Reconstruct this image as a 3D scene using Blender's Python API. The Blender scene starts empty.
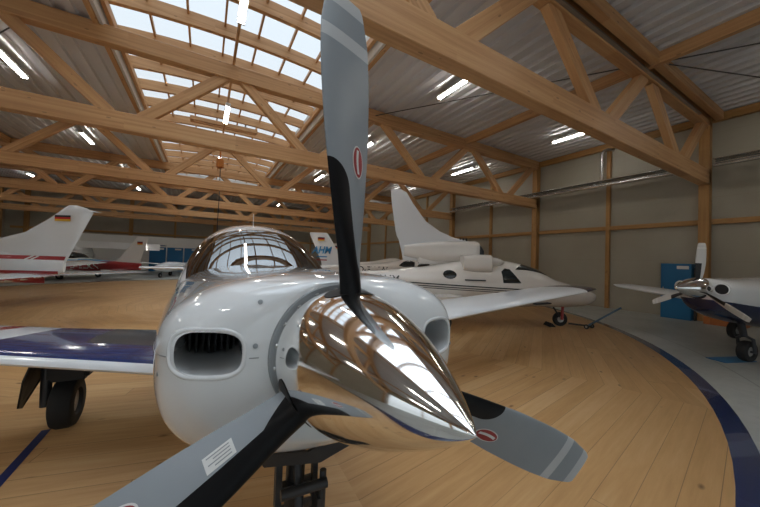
import bpy, bmesh, math, random
from mathutils import Vector, Matrix, Euler
from mathutils.bvhtree import BVHTree
random.seed(7)
PI = math.pi
sc = bpy.context.scene
COL = sc.collection

# ------------------------------------------------------------------ helpers
def new_mat(name):
    m = bpy.data.materials.new(name); m.use_nodes = True
    nt = m.node_tree
    b = nt.nodes['Principled BSDF']
    return m, nt, b

def simple(name, col, rough=.5, metal=0., coat=0., spec=.5, emis=None, es=0., var=0., vscale=3., bump=0.):
    m, nt, b = new_mat(name)
    b.inputs['Base Color'].default_value = (*col, 1)
    b.inputs['Roughness'].default_value = rough
    b.inputs['Metallic'].default_value = metal
    b.inputs['Coat Weight'].default_value = coat
    b.inputs['Coat Roughness'].default_value = .03
    b.inputs['Specular IOR Level'].default_value = spec
    if emis:
        b.inputs['Emission Color'].default_value = (*emis, 1)
        b.inputs['Emission Strength'].default_value = es
    if var > 0 or bump > 0:
        tc = nt.nodes.new('ShaderNodeTexCoord'); nz = nt.nodes.new('ShaderNodeTexNoise')
        nz.inputs['Scale'].default_value = vscale; nz.inputs['Detail'].default_value = 5
        nt.links.new(tc.outputs['Object'], nz.inputs['Vector'])
        if var > 0:
            rp = nt.nodes.new('ShaderNodeValToRGB')
            rp.color_ramp.elements[0].position = .3; rp.color_ramp.elements[1].position = .7
            rp.color_ramp.elements[0].color = (*[c*(1-var) for c in col], 1)
            rp.color_ramp.elements[1].color = (*[min(1, c*(1+var)) for c in col], 1)
            nt.links.new(nz.outputs['Fac'], rp.inputs['Fac']); nt.links.new(rp.outputs['Color'], b.inputs['Base Color'])
        if bump > 0:
            bp = nt.nodes.new('ShaderNodeBump'); bp.inputs['Strength'].default_value = bump
            bp.inputs['Distance'].default_value = .01
            nt.links.new(nz.outputs['Fac'], bp.inputs['Height']); nt.links.new(bp.outputs['Normal'], b.inputs['Normal'])
    return m

class NB:
    """small node builder for math graphs"""
    def __init__(s, nt): s.nt = nt
    def n(s, t, **k):
        x = s.nt.nodes.new(t)
        for a, v in k.items(): setattr(x, a, v)
        return x
    def m(s, op, a, b=None, c=None):
        x = s.n('ShaderNodeMath', operation=op)
        for i, v in enumerate((a, b, c)):
            if v is None: continue
            if isinstance(v, (int, float)): x.inputs[i].default_value = v
            else: s.nt.links.new(v, x.inputs[i])
        return x.outputs[0]
    def xyz(s, x, y, z=0.):
        c = s.n('ShaderNodeCombineXYZ')
        for i, v in enumerate((x, y, z)):
            if isinstance(v, (int, float)): c.inputs[i].default_value = v
            else: s.nt.links.new(v, c.inputs[i])
        return c.outputs[0]
    def noise(s, vec, scale=1., detail=4., rough=.5):
        x = s.n('ShaderNodeTexNoise'); s.nt.links.new(vec, x.inputs['Vector'])
        x.inputs['Scale'].default_value = scale; x.inputs['Detail'].default_value = detail
        x.inputs['Roughness'].default_value = rough
        return x.outputs['Fac']
    def ramp(s, fac, stops):
        r = s.n('ShaderNodeValToRGB'); e = r.color_ramp.elements
        while len(e) < len(stops): e.new(.5)
        for i, (p, c) in enumerate(stops):
            e[i].position = p; e[i].color = (*c, 1)
        s.nt.links.new(fac, r.inputs['Fac'])
        return r.outputs['Color']
    def mix(s, fac, a, b):
        x = s.n('ShaderNodeMix', data_type='RGBA')
        for sock, v in ((x.inputs[0], fac), (x.inputs[6], a), (x.inputs[7], b)):
            if isinstance(v, (int, float)): sock.default_value = v
            elif isinstance(v, tuple): sock.default_value = (*v, 1)
            else: s.nt.links.new(v, sock)
        return x.outputs[2]
    def obj(s):
        t = s.n('ShaderNodeTexCoord'); sp = s.n('ShaderNodeSeparateXYZ')
        s.nt.links.new(t.outputs['Object'], sp.inputs[0])
        return t.outputs['Object'], sp.outputs[0], sp.outputs[1], sp.outputs[2]

def wood_beam(name, dark, mid, light, rough=.55):
    m, nt, b = new_mat(name); N = NB(nt)
    o, x, y, z = N.obj()
    oi = N.n('ShaderNodeObjectInfo')
    off = N.m('MULTIPLY', oi.outputs['Random'], 37.)
    v = N.xyz(N.m('ADD', N.m('MULTIPLY', x, .35), off), N.m('MULTIPLY', y, 9.), N.m('MULTIPLY', z, 9.))
    g = N.noise(v, 2., 5., .6)
    # lamellas of glued timber
    lam = N.m('FLOOR', N.m('MULTIPLY', z, 25.))
    w = N.n('ShaderNodeTexWhiteNoise', noise_dimensions='2D')
    nt.links.new(N.xyz(N.m('ADD', lam, off), N.m('FLOOR', N.m('MULTIPLY', x, .45))), w.inputs[0])
    f = N.m('ADD', N.m('MULTIPLY', g, .8), N.m('MULTIPLY', w.outputs[0], .22))
    c = N.ramp(f, [(.25, dark), (.5, mid), (.75, light)])
    kv = N.n('ShaderNodeTexVoronoi'); kv.inputs['Scale'].default_value = 1.
    nt.links.new(N.xyz(N.m('ADD', N.m('MULTIPLY', x, 2.2), off), N.m('MULTIPLY', y, 6.), N.m('MULTIPLY', z, 6.)), kv.inputs['Vector'])
    k = N.m('LESS_THAN', kv.outputs['Distance'], .09)
    c = N.mix(N.m('MULTIPLY', k, .55), c, tuple(q*.35 for q in dark))
    nt.links.new(c, b.inputs['Base Color'])
    b.inputs['Roughness'].default_value = rough
    return m

M = {}
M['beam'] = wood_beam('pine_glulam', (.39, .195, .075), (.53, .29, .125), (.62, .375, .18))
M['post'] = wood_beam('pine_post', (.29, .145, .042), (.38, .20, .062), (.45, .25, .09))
M['white'] = simple('white_gloss_paint', (.80, .82, .83), .16, coat=1., var=.015, vscale=1.2)
M['cream'] = simple('warm_white_paint', (.76, .72, .67), .25, coat=.5, var=.02)
M['palewing'] = simple('pale_wing_paint', (.72, .73, .74), .3, coat=.4)
M['grey_blade'] = simple('blade_grey_paint', (.205, .225, .24), .42, var=.04, vscale=8)
M['lite_blade'] = simple('blade_stripe_paint', (.48, .49, .49), .4)
M['pale_blade'] = simple('blade_pale_paint', (.62, .62, .60), .35, metal=.2)
M['boot'] = simple('black_erosion_boot', (.010, .010, .011), .42, var=.2, vscale=30)
M['chrome'] = simple('polished_aluminium', (.87, .86, .85), .07, metal=1.)
M['metal'] = simple('dull_steel', (.42, .42, .41), .35, metal=.9)
M['galv'] = simple('galvanised_pipe', (.55, .55, .53), .25, metal=.9, var=.08)
M['rim'] = simple('grey_bulkhead', (.30, .32, .33), .35, metal=.3)
M['rubber'] = simple('tyre_rubber', (.018, .018, .018), .7, bump=.2, vscale=60)
M['black'] = simple('matt_black', (.012, .012, .013), .6)
M['gear'] = simple('dark_gear_paint', (.03, .032, .036), .4)
M['navy'] = simple('navy_paint', (.012, .022, .075), .25, coat=.6)
M['blue'] = simple('cabinet_blue', (.008, .135, .30), .4)
M['lockerblue'] = simple('locker_blue', (.010, .16, .38), .4)
M['red'] = simple('red_paint', (.36, .025, .03), .3, coat=.4)
M['pureRed'] = simple('flag_red', (.55, .01, .015), .5)
M['gold'] = simple('flag_gold', (.75, .45, .03), .5)
M['logoblue'] = simple('logo_blue', (.03, .24, .50), .5)
M['label'] = simple('label_white', (.70, .70, .68), .5)
M['hub'] = simple('wheel_hub_grey', (.45, .45, .44), .4, metal=.5)
M['housing'] = simple('lamp_housing', (.72, .72, .70), .4)
M['tube'] = simple('lamp_tube_glow', (1, 1, 1), .4, emis=(1., .96, .89), es=22.)
M['orange'] = simple('orange_brown', (.45, .14, .03), .5)
M['hoist'] = simple('hoist_orange', (.50, .16, .02), .45)
M['cable'] = simple('black_cable', (.02, .02, .02), .5)
M['seat'] = simple('dark_cabin_trim', (.035, .028, .022), .8)
M['rod'] = simple('steel_rod', (.08, .08, .08), .5, metal=.5)

def glass_mat(name, tint, refl_rough=.01, f0=.04):
    m, nt, b = new_mat(name); N = NB(nt)
    out = nt.nodes['Material Output']
    tr = N.n('ShaderNodeBsdfTransparent'); tr.inputs[0].default_value = (*tint, 1)
    gl = N.n('ShaderNodeBsdfGlossy'); gl.inputs['Roughness'].default_value = refl_rough
    lw = N.n('ShaderNodeLayerWeight'); lw.inputs['Blend'].default_value = .5
    fr = N.m('ADD', f0, N.m('MULTIPLY', 1-f0, N.m('POWER', lw.outputs['Facing'], 5.)))
    mx = N.n('ShaderNodeMixShader')
    nt.links.new(fr, mx.inputs[0]); nt.links.new(tr.outputs[0], mx.inputs[1]); nt.links.new(gl.outputs[0], mx.inputs[2])
    nt.links.new(mx.outputs[0], out.inputs['Surface'])
    nt.nodes.remove(b)
    return m
M['glass'] = glass_mat('tinted_aircraft_glass', (.36, .32, .27), f0=.24)
M['darkglass'] = simple('dark_window_glass', (.015, .022, .024), .05, spec=.8)
M['skyglass'] = glass_mat('skylight_glazing', (.95, .97, .99), f0=.02)

def deck_mat():
    m, nt, b = new_mat('coated_roof_sheet'); N = NB(nt)
    o, x, y, z = N.obj()
    n = N.noise(N.xyz(x, N.m('MULTIPLY', y, .3), z), 1.2, 4)
    c = N.ramp(n, [(.3, (.63, .635, .66)), (.7, (.70, .705, .73))])
    nt.links.new(c, b.inputs['Base Color'])
    b.inputs['Roughness'].default_value = .28; b.inputs['Metallic'].default_value = .12; b.inputs['Coat Weight'].default_value = .35; b.inputs['Coat Roughness'].default_value = .12
    return m
M['deck'] = deck_mat()

def wall_mat(axis):
    m, nt, b = new_mat('insulated_wall_panel_' + axis); N = NB(nt)
    o, x, y, z = N.obj()
    zz = N.m('FRACT', N.m('DIVIDE', N.m('ADD', z, .15), 1.0))
    line = N.m('LESS_THAN', zz, .018)
    n = N.noise(o, .7, 4)
    c = N.ramp(n, [(.3, (.33, .30, .235)), (.7, (.37, .34, .27))])
    fine = N.m('LESS_THAN', N.m('FRACT', N.m('MULTIPLY', z, 5.)), .06)
    c = N.mix(N.m('MULTIPLY', fine, .12), c, (.30, .27, .2))
    c = N.mix(N.m('MULTIPLY', line, .45), c, (.30, .27, .2))
    nt.links.new(c, b.inputs['Base Color']); b.inputs['Roughness'].default_value = .5
    return m
M['wall'] = wall_mat('side')

def concrete():
    m, nt, b = new_mat('grey_concrete'); N = NB(nt)
    o, x, y, z = N.obj()
    n = N.noise(o, .8, 8, .65); n2 = N.noise(o, 9., 5, .6)
    f = N.m('ADD', N.m('MULTIPLY', n, .7), N.m('MULTIPLY', n2, .3))
    c = N.ramp(f, [(.3, (.26, .265, .24)), (.55, (.36, .365, .335)), (.75, (.42, .42, .39))])
    # sawn joints around the turntable pit
    r = N.m('SQRT', N.m('ADD', N.m('POWER', N.m('SUBTRACT', x, 1.3), 2.), N.m('POWER', N.m('SUBTRACT', y, 11.2), 2.)))
    j = N.m('LESS_THAN', N.m('ABSOLUTE', N.m('SUBTRACT', r, 11.55)), .012)
    j2 = N.m('LESS_THAN', N.m('FRACT', N.m('DIVIDE', y, 5.6)), .004)
    c = N.mix(N.m('MULTIPLY', N.m('MAXIMUM', j, j2), .5), c, (.10, .10, .09))
    nt.links.new(c, b.inputs['Base Color'])
    b.inputs['Roughness'].default_value = .45
    return m
M['concrete'] = concrete()

def plank_floor():
    m, nt, b = new_mat('turntable_planks'); N = NB(nt)
    o, x, y, z = N.obj()
    step = math.radians(22.5); off = math.radians(81 + 11.25)
    ang = N.m('ARCTAN2', y, x)
    k = N.m('FLOOR', N.m('DIVIDE', N.m('ADD', ang, off), step))
    th = N.m('SUBTRACT', N.m('MULTIPLY', k, step), math.radians(81))
    ct = N.m('COSINE', th); st = N.m('SINE', th)
    rr = N.m('ADD', N.m('MULTIPLY', x, ct), N.m('MULTIPLY', y, st))
    tt = N.m('SUBTRACT', N.m('MULTIPLY', y, ct), N.m('MULTIPLY', x, st))
    W = .185
    q = N.m('DIVIDE', rr, W); bi = N.m('FLOOR', q); fr = N.m('FRACT', q)
    def wn(a, bb):
        w = N.n('ShaderNodeTexWhiteNoise', noise_dimensions='2D'); nt.links.new(N.xyz(a, bb), w.inputs[0]); return w.outputs[0]
    r1 = wn(bi, k)
    tq = N.m('ADD', N.m('DIVIDE', tt, 4.5), N.m('MULTIPLY', r1, 7.))
    ti = N.m('FLOOR', tq)
    r2 = wn(N.m('ADD', N.m('MULTIPLY', bi, 3.1), ti), N.m('ADD', k, 5.))
    lv = N.xyz(N.m('ADD', N.m('MULTIPLY', tt, .7), N.m('MULTIPLY', r2, 91.)), N.m('MULTIPLY', rr, 9.), r2)
    g = N.noise(lv, 2.2, 6, .62)
    g2 = N.noise(N.xyz(N.m('MULTIPLY', x, 1.), y), .55, 3)
    f = N.m('ADD', N.m('MULTIPLY', g, .55), N.m('ADD', N.m('MULTIPLY', r2, .22), N.m('MULTIPLY', g2, .22)))
    c = N.ramp(f, [(.25, (.47, .25, .095)), (.5, (.60, .35, .15)), (.78, (.71, .47, .24))])
    kv = N.n('ShaderNodeTexVoronoi'); kv.inputs['Scale'].default_value = 1.
    nt.links.new(N.xyz(N.m('ADD', N.m('MULTIPLY', tt, 2.3), N.m('MULTIPLY', r2, 40.)), N.m('MULTIPLY', rr, 5.4)), kv.inputs['Vector'])
    kn = N.n('ShaderNodeMapRange'); kn.inputs[1].default_value = .05; kn.inputs[2].default_value = .13; kn.inputs[3].default_value = 1.; kn.inputs[4].default_value = 0.
    nt.links.new(kv.outputs['Distance'], kn.inputs[0])
    sel = N.m('GREATER_THAN', wn(N.m('ADD', bi, 2.), ti), .35)
    c = N.mix(N.m('MULTIPLY', N.m('MULTIPLY', kn.outputs[0], sel), .75), c, (.11, .045, .015))
    gap = N.m('MAXIMUM', N.m('LESS_THAN', fr, .022), N.m('LESS_THAN', N.m('FRACT', tq), .0012))
    strong = N.m('ADD', .25, N.m('MULTIPLY', wn(bi, N.m('ADD', k, 11.)), .55))
    c = N.mix(N.m('MULTIPLY', gap, strong), c, (.10, .05, .02))
    nt.links.new(c, b.inputs['Base Color'])
    b.inputs['Roughness'].default_value = .38; b.inputs['Specular IOR Level'].default_value = .35
    bp = N.n('ShaderNodeBump'); bp.inputs['Strength'].default_value = .25; bp.inputs['Distance'].default_value = .004
    nt.links.new(N.m('ADD', N.m('MULTIPLY', g, .5), N.m('MULTIPLY', gap, -1.)), bp.inputs['Height'])
    nt.links.new(bp.outputs['Normal'], b.inputs['Normal'])
    return m
M['planks'] = plank_floor()

# ---- objects
def tag(o, label, cat, group=None):
    o['label'] = label; o['category'] = cat
    if group: o['group'] = group
    return o
def structure(o, label=None):
    o['kind'] = 'structure'
    if label: o['label'] = label
    return o
def empty(name, loc, rz=0., rot=None):
    o = bpy.data.objects.new(name, None); COL.objects.link(o)
    o.location = loc; o.rotation_euler = rot if rot else (0, 0, rz); o.empty_display_size = .1
    return o
def link(name, bm, mats, parent=None, smooth=False, sharp=None, loc=None, rot=None):
    me = bpy.data.meshes.new(name)
    bmesh.ops.recalc_face_normals(bm, faces=bm.faces) if smooth != 'keep' else None
    if smooth:
        for f in bm.faces: f.smooth = True
        if sharp:
            for e in bm.edges:
                if len(e.link_faces) == 2 and e.calc_face_angle(0) > math.radians(sharp): e.smooth = False
    bm.to_mesh(me); bm.free()
    if not isinstance(mats, (list, tuple)): mats = [mats]
    for mm in mats: me.materials.append(mm)
    o = bpy.data.objects.new(name, me); COL.objects.link(o)
    if parent: o.parent = parent
    if loc is not None: o.location = loc
    if rot is not None: o.rotation_euler = rot
    return o
def add_box(bm, lo, hi, mi=0):
    x0, y0, z0 = lo; x1, y1, z1 = hi
    v = [bm.verts.new(p) for p in ((x0,y0,z0),(x1,y0,z0),(x1,y1,z0),(x0,y1,z0),(x0,y0,z1),(x1,y0,z1),(x1,y1,z1),(x0,y1,z1))]
    for q in ((0,3,2,1),(4,5,6,7),(0,1,5,4),(1,2,6,5),(2,3,7,6),(3,0,4,7)):
        f = bm.faces.new([v[i] for i in q]); f.material_index = mi
    return v
def box(name, lo, hi, mat, parent=None, bev=0.):
    """box whose object origin is its centre"""
    c = [(a+b)/2 for a, b in zip(lo, hi)]; h = [(b-a)/2 for a, b in zip(lo, hi)]
    bm = bmesh.new(); add_box(bm, [-q for q in h], h)
    if bev: bmesh.ops.bevel(bm, geom=bm.edges[:], offset=bev, segments=2, affect='EDGES', profile=.6)
    return link(name, bm, mat, parent, loc=c)
def beam(name, p0, p1, w, h, mat, parent=None, bev=.008, up=Vector((0,0,1))):
    """timber from p0 to p1; w across, h along up; local x runs along it"""
    p0 = Vector(p0); p1 = Vector(p1); d = p1-p0; L = d.length; d.normalize()
    s = up.cross(d)
    if s.length < 1e-4: s = Vector((1,0,0)).cross(d)
    s.normalize(); u = d.cross(s)
    bm = bmesh.new(); add_box(bm, (-L/2,-w/2,-h/2), (L/2,w/2,h/2))
    if bev: bmesh.ops.bevel(bm, geom=bm.edges[:], offset=bev, segments=1, affect='EDGES')
    o = link(name, bm, mat, parent)
    mt = Matrix((d, s, u)).transposed().to_4x4(); mt.translation = (p0+p1)/2
    o.matrix_local = mt
    return o
def add_tube(bm, pts, r, n=10, cap=True, mi=0, closed=False):
    pts = [Vector(p) for p in pts]; rings = []
    N_ = len(pts); prev = None
    for i, p in enumerate(pts):
        if closed: t = pts[(i+1) % N_]-pts[i-1]
        else: t = pts[min(i+1, N_-1)]-pts[max(i-1, 0)]
        t.normalize()
        if prev is None:
            a = t.cross(Vector((0,0,1)))
            if a.length < 1e-3: a = t.cross(Vector((1,0,0)))
        else: a = prev - t*prev.dot(t)
        a.normalize(); prev = a; b = t.cross(a)
        rr = r[i] if isinstance(r, (list, tuple)) else r
        rings.append([bm.verts.new(p+rr*(math.cos(2*PI*k/n)*a+math.sin(2*PI*k/n)*b)) for k in range(n)])
    rng = range(N_) if closed else range(N_-1)
    for i in rng:
        A = rings[i]; B = rings[(i+1) % N_]
        if closed and i == N_-1:   # match twist
            best = min(range(n), key=lambda s: sum((A[k].co-B[(k+s) % n].co).length for k in range(n)))
            B = [B[(k+best) % n] for k in range(n)]
        for k in range(n):
            f = bm.faces.new((A[k], A[(k+1) % n], B[(k+1) % n], B[k])); f.material_index = mi
    if cap and not closed:
        for rg in (rings[0], rings[-1]):
            f = bm.faces.new(rg); f.material_index = mi
    return rings
def tube(name, pts, r, mat, parent=None, n=10, closed=False):
    bm = bmesh.new(); add_tube(bm, pts, r, n, closed=closed)
    return link(name, bm, mat, parent, smooth=True, sharp=50)
def lathe(bm, prof, axis='Y', n=48, mi=0, M4=None):
    """prof: list of (axial, radius)"""
    rings = []
    for a, r in prof:
        if r < 1e-6: rings.append([bm.verts.new(_ax(a, 0, 0, axis, M4))])
        else: rings.append([bm.verts.new(_ax(a, r*math.cos(2*PI*k/n), r*math.sin(2*PI*k/n), axis, M4)) for k in range(n)])
    for A, B in zip(rings, rings[1:]):
        for k in range(n):
            if len(A) == 1 and len(B) == 1: break
            if len(A) == 1: f = bm.faces.new((A[0], B[k], B[(k+1) % n]))
            elif len(B) == 1: f = bm.faces.new((A[k], B[0], A[(k+1) % n]))
            else: f = bm.faces.new((A[k], B[k], B[(k+1) % n], A[(k+1) % n]))
            f.material_index = mi
    return rings
def _ax(a, p, q, axis, M4):
    v = Vector({'X': (a, p, q), 'Y': (p, a, q), 'Z': (p, q, a)}[axis])
    return M4 @ v if M4 else v

def spl(keys, x):
    """monotone-ish Catmull-Rom through rows (x, v1, v2, ...)"""
    ks = keys
    if x <= ks[0][0]: return ks[0][1:]
    if x >= ks[-1][0]: return ks[-1][1:]
    i = max(j for j in range(len(ks)-1) if ks[j][0] <= x)
    x0, x1 = ks[i][0], ks[i+1][0]; t = (x-x0)/(x1-x0)
    out = []
    for c in range(1, len(ks[0])):
        y0, y1 = ks[i][c], ks[i+1][c]
        d = (y1-y0)/(x1-x0)
        def slope(j):
            if j <= 0 or j >= len(ks)-1: return None
            a = (ks[j][c]-ks[j-1][c])/(ks[j][0]-ks[j-1][0]); b = (ks[j+1][c]-ks[j][c])/(ks[j+1][0]-ks[j][0])
            if a*b <= 0: return 0.
            return 2*a*b/(a+b)
        m0 = slope(i); m1 = slope(i+1)
        m0 = d if m0 is None else m0; m1 = d if m1 is None else m1
        h = x1-x0; t2 = t*t; t3 = t2*t
        out.append((2*t3-3*t2+1)*y0+(t3-2*t2+t)*h*m0+(-2*t3+3*t2)*y1+(t3-t2)*h*m1)
    return out
def sect(w, top, bot, n, e=2., c=0.):
    """closed section points (s, u): half-width w, upper height top, lower depth bot about u=c"""
    P = []
    for k in range(n):
        t = 2*PI*k/n; cs, sn = math.cos(t), math.sin(t)
        s = w*math.copysign(abs(cs)**(2/e), cs)
        u = c+(top if sn >= 0 else bot)*math.copysign(abs(sn)**(2/e), sn)
        P.append((s, u))
    return P
def loft(bm, rings, cap0=True, cap1=True, pick=None, mi=0):
    V = [[bm.verts.new(p) for p in r] for r in rings]; n = len(V[0])
    for i in range(len(V)-1):
        for k in range(n):
            if pick and not pick(i, k): continue
            f = bm.faces.new((V[i][k], V[i][(k+1) % n], V[i+1][(k+1) % n], V[i+1][k])); f.material_index = mi
    if cap0: bm.faces.new(V[0])
    if cap1: bm.faces.new(V[-1][::-1])
    for v in [v for v in bm.verts if not v.link_faces]: bm.verts.remove(v)
    return V
def airfoil(n=22, tc=.14):
    P = []
    for k in range(n):
        t = 2*PI*k/n
        x = .5*(1-math.cos(t))
        yt = 5*tc*(.2969*math.sqrt(max(x, 0))-.126*x-.3516*x*x+.2843*x**3-.1015*x**4)
        P.append((x, yt if t < PI else -yt*.75))
    return P
def wing(bm, secs, tc=.14, n=28, cap=True, matf=None, axis_up=None, round_tip=0):
    """secs: (le Vector, chord vec, thickness scale, up vec)"""
    rings = []
    for le, ch, tcs, up in secs:
        le = Vector(le); ch = Vector(ch); up = Vector(up)
        rings.append([le+ch*x+up*(y*ch.length) for x, y in airfoil(n, tcs)])
    V = [[bm.verts.new(p) for p in r] for r in rings]
    for i in range(len(V)-1):
        for k in range(n):
            f = bm.faces.new((V[i][k], V[i][(k+1) % n], V[i+1][(k+1) % n], V[i+1][k]))
            if matf: f.material_index = matf(i, k, n, f)
    if cap:
        bm.faces.new(V[0]); bm.faces.new(V[-1][::-1])
    return V
def subdiv_secs(secs, m):
    out = []
    for (a, b) in zip(secs, secs[1:]):
        for i in range(m):
            t = i/m
            out.append((Vector(a[0]).lerp(Vector(b[0]), t), Vector(a[1]).lerp(Vector(b[1]), t), a[2]+(b[2]-a[2])*t, Vector(a[3]).lerp(Vector(b[3]), t)))
    l = secs[-1]; out.append((Vector(l[0]), Vector(l[1]), l[2], Vector(l[3])))
    return out
def text_mesh(body, size, thick=.0, bold_off=.0):
    cu = bpy.data.curves.new('txt', 'FONT'); cu.body = body; cu.size = size; cu.extrude = thick; cu.offset = bold_off
    o = bpy.data.objects.new('txt', cu); COL.objects.link(o)
    dg = bpy.context.evaluated_depsgraph_get(); dg.update()
    me = bpy.data.meshes.new_from_object(o.evaluated_get(dg))
    bpy.data.objects.remove(o); bpy.data.curves.remove(cu)
    return me
def bvh_of(o):
    me = o.data
    return BVHTree.FromPolygons([v.co.copy() for v in me.vertices], [tuple(p.vertices) for p in me.polygons])
def grid_strip(bm, f, nu, nv, mi=0):
    V = [[bm.verts.new(f(i/nu, j/nv)) for j in range(nv+1)] for i in range(nu+1)]
    for i in range(nu):
        for j in range(nv):
            q = bm.faces.new((V[i][j], V[i+1][j], V[i+1][j+1], V[i][j+1])); q.material_index = mi
    return V
def drape(bm, bvh, d, off):
    """push every vertex along d on to the surface, then back off by off"""
    d = Vector(d).normalized()
    for v in bm.verts:
        hit = bvh.ray_cast(v.co-d*5., d)
        if hit[0] is not None: v.co = hit[0]-d*off

# ------------------------------------------------------------------ camera, world
H_EYE = 1.57
cam_d = bpy.data.cameras.new('camera'); cam = bpy.data.objects.new('camera', cam_d); COL.objects.link(cam)
cam_d.sensor_width = 36; cam_d.lens = 302/760*36; cam_d.clip_start = .02; cam_d.clip_end = 300
R = Matrix(((0.86460721, -0.03877586, -0.50094991), (-0.50137452, -0.0014325, -0.86522918), (0.0328324, 0.99924691, -0.02067978)))
mw = R.to_4x4(); mw.translation = (0, 0, H_EYE); cam.matrix_world = mw
sc.camera = cam
wd = bpy.data.worlds.new('sky'); sc.world = wd; wd.use_nodes = True
nt = wd.node_tree; bg = nt.nodes['Background']; N = NB(nt)
tc = N.n('ShaderNodeTexCoord'); sp = N.n('ShaderNodeSeparateXYZ'); nt.links.new(tc.outputs['Generated'], sp.inputs[0])
c = N.ramp(sp.outputs[2], [(0., (.62, .66, .66)), (.25, (.84, .90, .93)), (1., (.78, .87, .95))])
nt.links.new(c, bg.inputs['Color'])
# overcast sky: brighter towards the zenith
mr = N.n('ShaderNodeMapRange', interpolation_type='SMOOTHSTEP'); nt.links.new(sp.outputs[2], mr.inputs[0])
mr.inputs[1].default_value = .62; mr.inputs[2].default_value = 1.; mr.inputs[3].default_value = .90; mr.inputs[4].default_value = 2.7
nt.links.new(mr.outputs[0], bg.inputs['Strength'])
sc.view_settings.view_transform = 'Standard'; sc.view_settings.look = 'None'
sc.view_settings.gamma = 1; sc.view_settings.exposure = .37; sc.view_settings.use_curve_mapping = False

# ------------------------------------------------------------------ the hall
XL, XR, YB, YF, ZR = -12.5, 13.62, -13.8, 32.2, 6.45
SX0, SX1, SY0, SY1 = -2.1, 3.3, -8.2, 25.2       # skylight opening
TY = [-8.12, -2.52, 3.08, 8.68, 14.28, 19.88, 25.48, 31.08]

bm = bmesh.new(); add_box(bm, (XL-.3, YB-.3, -.3), (XR+.3, YF+.3, -.012))
fl = structure(link('floor', bm, M['concrete']), 'grey concrete hangar floor around the turntable')
# turntable
TC = (1.3, 11.2, 0.); TRI, TRO = 10.8, 10.98
tt = tag(empty('turntable', TC), 'huge round turntable of pine planks with a navy blue rim under the aircraft', 'turntable')
bm = bmesh.new(); n = 160
top = [bm.verts.new((TRI*math.cos(2*PI*k/n), TRI*math.sin(2*PI*k/n), 0)) for k in range(n)]
low = [bm.verts.new((v.co.x, v.co.y, -.012)) for v in top]
bm.faces.new(top)
for k in range(n): bm.faces.new((top[k], low[k], low[(k+1) % n], top[(k+1) % n]))
link('plank_deck', bm, M['planks'], tt, smooth='keep')
bm = bmesh.new()
ri = [[bm.verts.new((r*math.cos(2*PI*k/n), r*math.sin(2*PI*k/n), z)) for k in range(n)] for r, z in ((TRI, -.012), (TRI, .0), (TRO, .0), (TRO, -.012))]
for A, B in zip(ri, ri[1:]):
    for k in range(n): bm.faces.new((A[k], B[k], B[(k+1) % n], A[(k+1) % n]))
o = link('rim', bm, M['navy'], tt); o['label'] = 'navy blue painted rim of the turntable'
M['line'] = simple('blue_line_paint', (.010, .025, .14), .7)
bm = bmesh.new(); add_box(bm, (-1.16-TC[0], 2.0-TC[1], .0005), (-1.10-TC[0], 3.72-TC[1], .002))
o = link('painted_line', bm, M['line'], tt); o['label'] = 'dark blue guide line painted on the planks'

# walls
def wall(name, lo, hi, label):
    bm = bmesh.new(); add_box(bm, lo, hi); return structure(link(name, bm, M['wall']), label)
wall('wall_right', (XR, YB, -.012), (XR+.3, YF, ZR+.3), 'beige panelled hangar wall on the right')
wall('wall_left', (XL-.3, 2.8, -.012), (XL, YF, ZR+.3), 'beige panelled hangar wall on the left')
wall('wall_left_near', (XL-.3, YB, -.012), (XL, -11, ZR+.3), 'beige panelled wall left of the added side door')
wall('wall_left_top', (XL-.3, -11, 4.6), (XL, 2.8, ZR+.3), 'beige panelled wall above the added side door')
bm = bmesh.new(); add_box(bm, (XL-.12, -11, -.012), (XL-.08, 2.8, 4.6))  # glazed opening out of view, added to daylight the left side
d2 = structure(link('added_door_2', bm, M['skyglass']), 'unseen glazed side door added left of the camera to let daylight in')
for i in range(6):
    y = -11+13.8*i/5
    box('added_door_frame', (XL-.2, y-.06, -.01), (XL, y+.06, 4.6), M['post'], d2)
wall('wall_far', (XL-.3, YF, -.012), (XR+.3, YF+.3, ZR+.3), 'beige panelled wall at the far end of the hangar')
# back wall; its unseen glazed door is added to bring in daylight
wall('wall_back', (XL-.3, YB-.3, -.012), (-9, YB, ZR+.3), 'beige panelled wall behind the camera')
wall('wall_back_right', (10, YB-.3, -.012), (XR+.3, YB, ZR+.3), 'beige panelled wall right of the added hangar door')
wall('wall_back_top', (-9, YB-.3, 4.6), (10, YB, ZR+.3), 'beige panelled wall above the added hangar door')
bm = bmesh.new(); add_box(bm, (-9, YB-.12, -.012), (10, YB-.08, 4.6))
d1 = structure(link('added_door_1', bm, M['skyglass']), 'unseen glazed hangar door added behind the camera to bring in daylight')
for i in range(7):
    x = -9+19*i/6
    box('added_door_frame', (x-.06, YB-.2, -.01), (x+.06, YB, 4.6), M['post'], d1)

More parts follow.
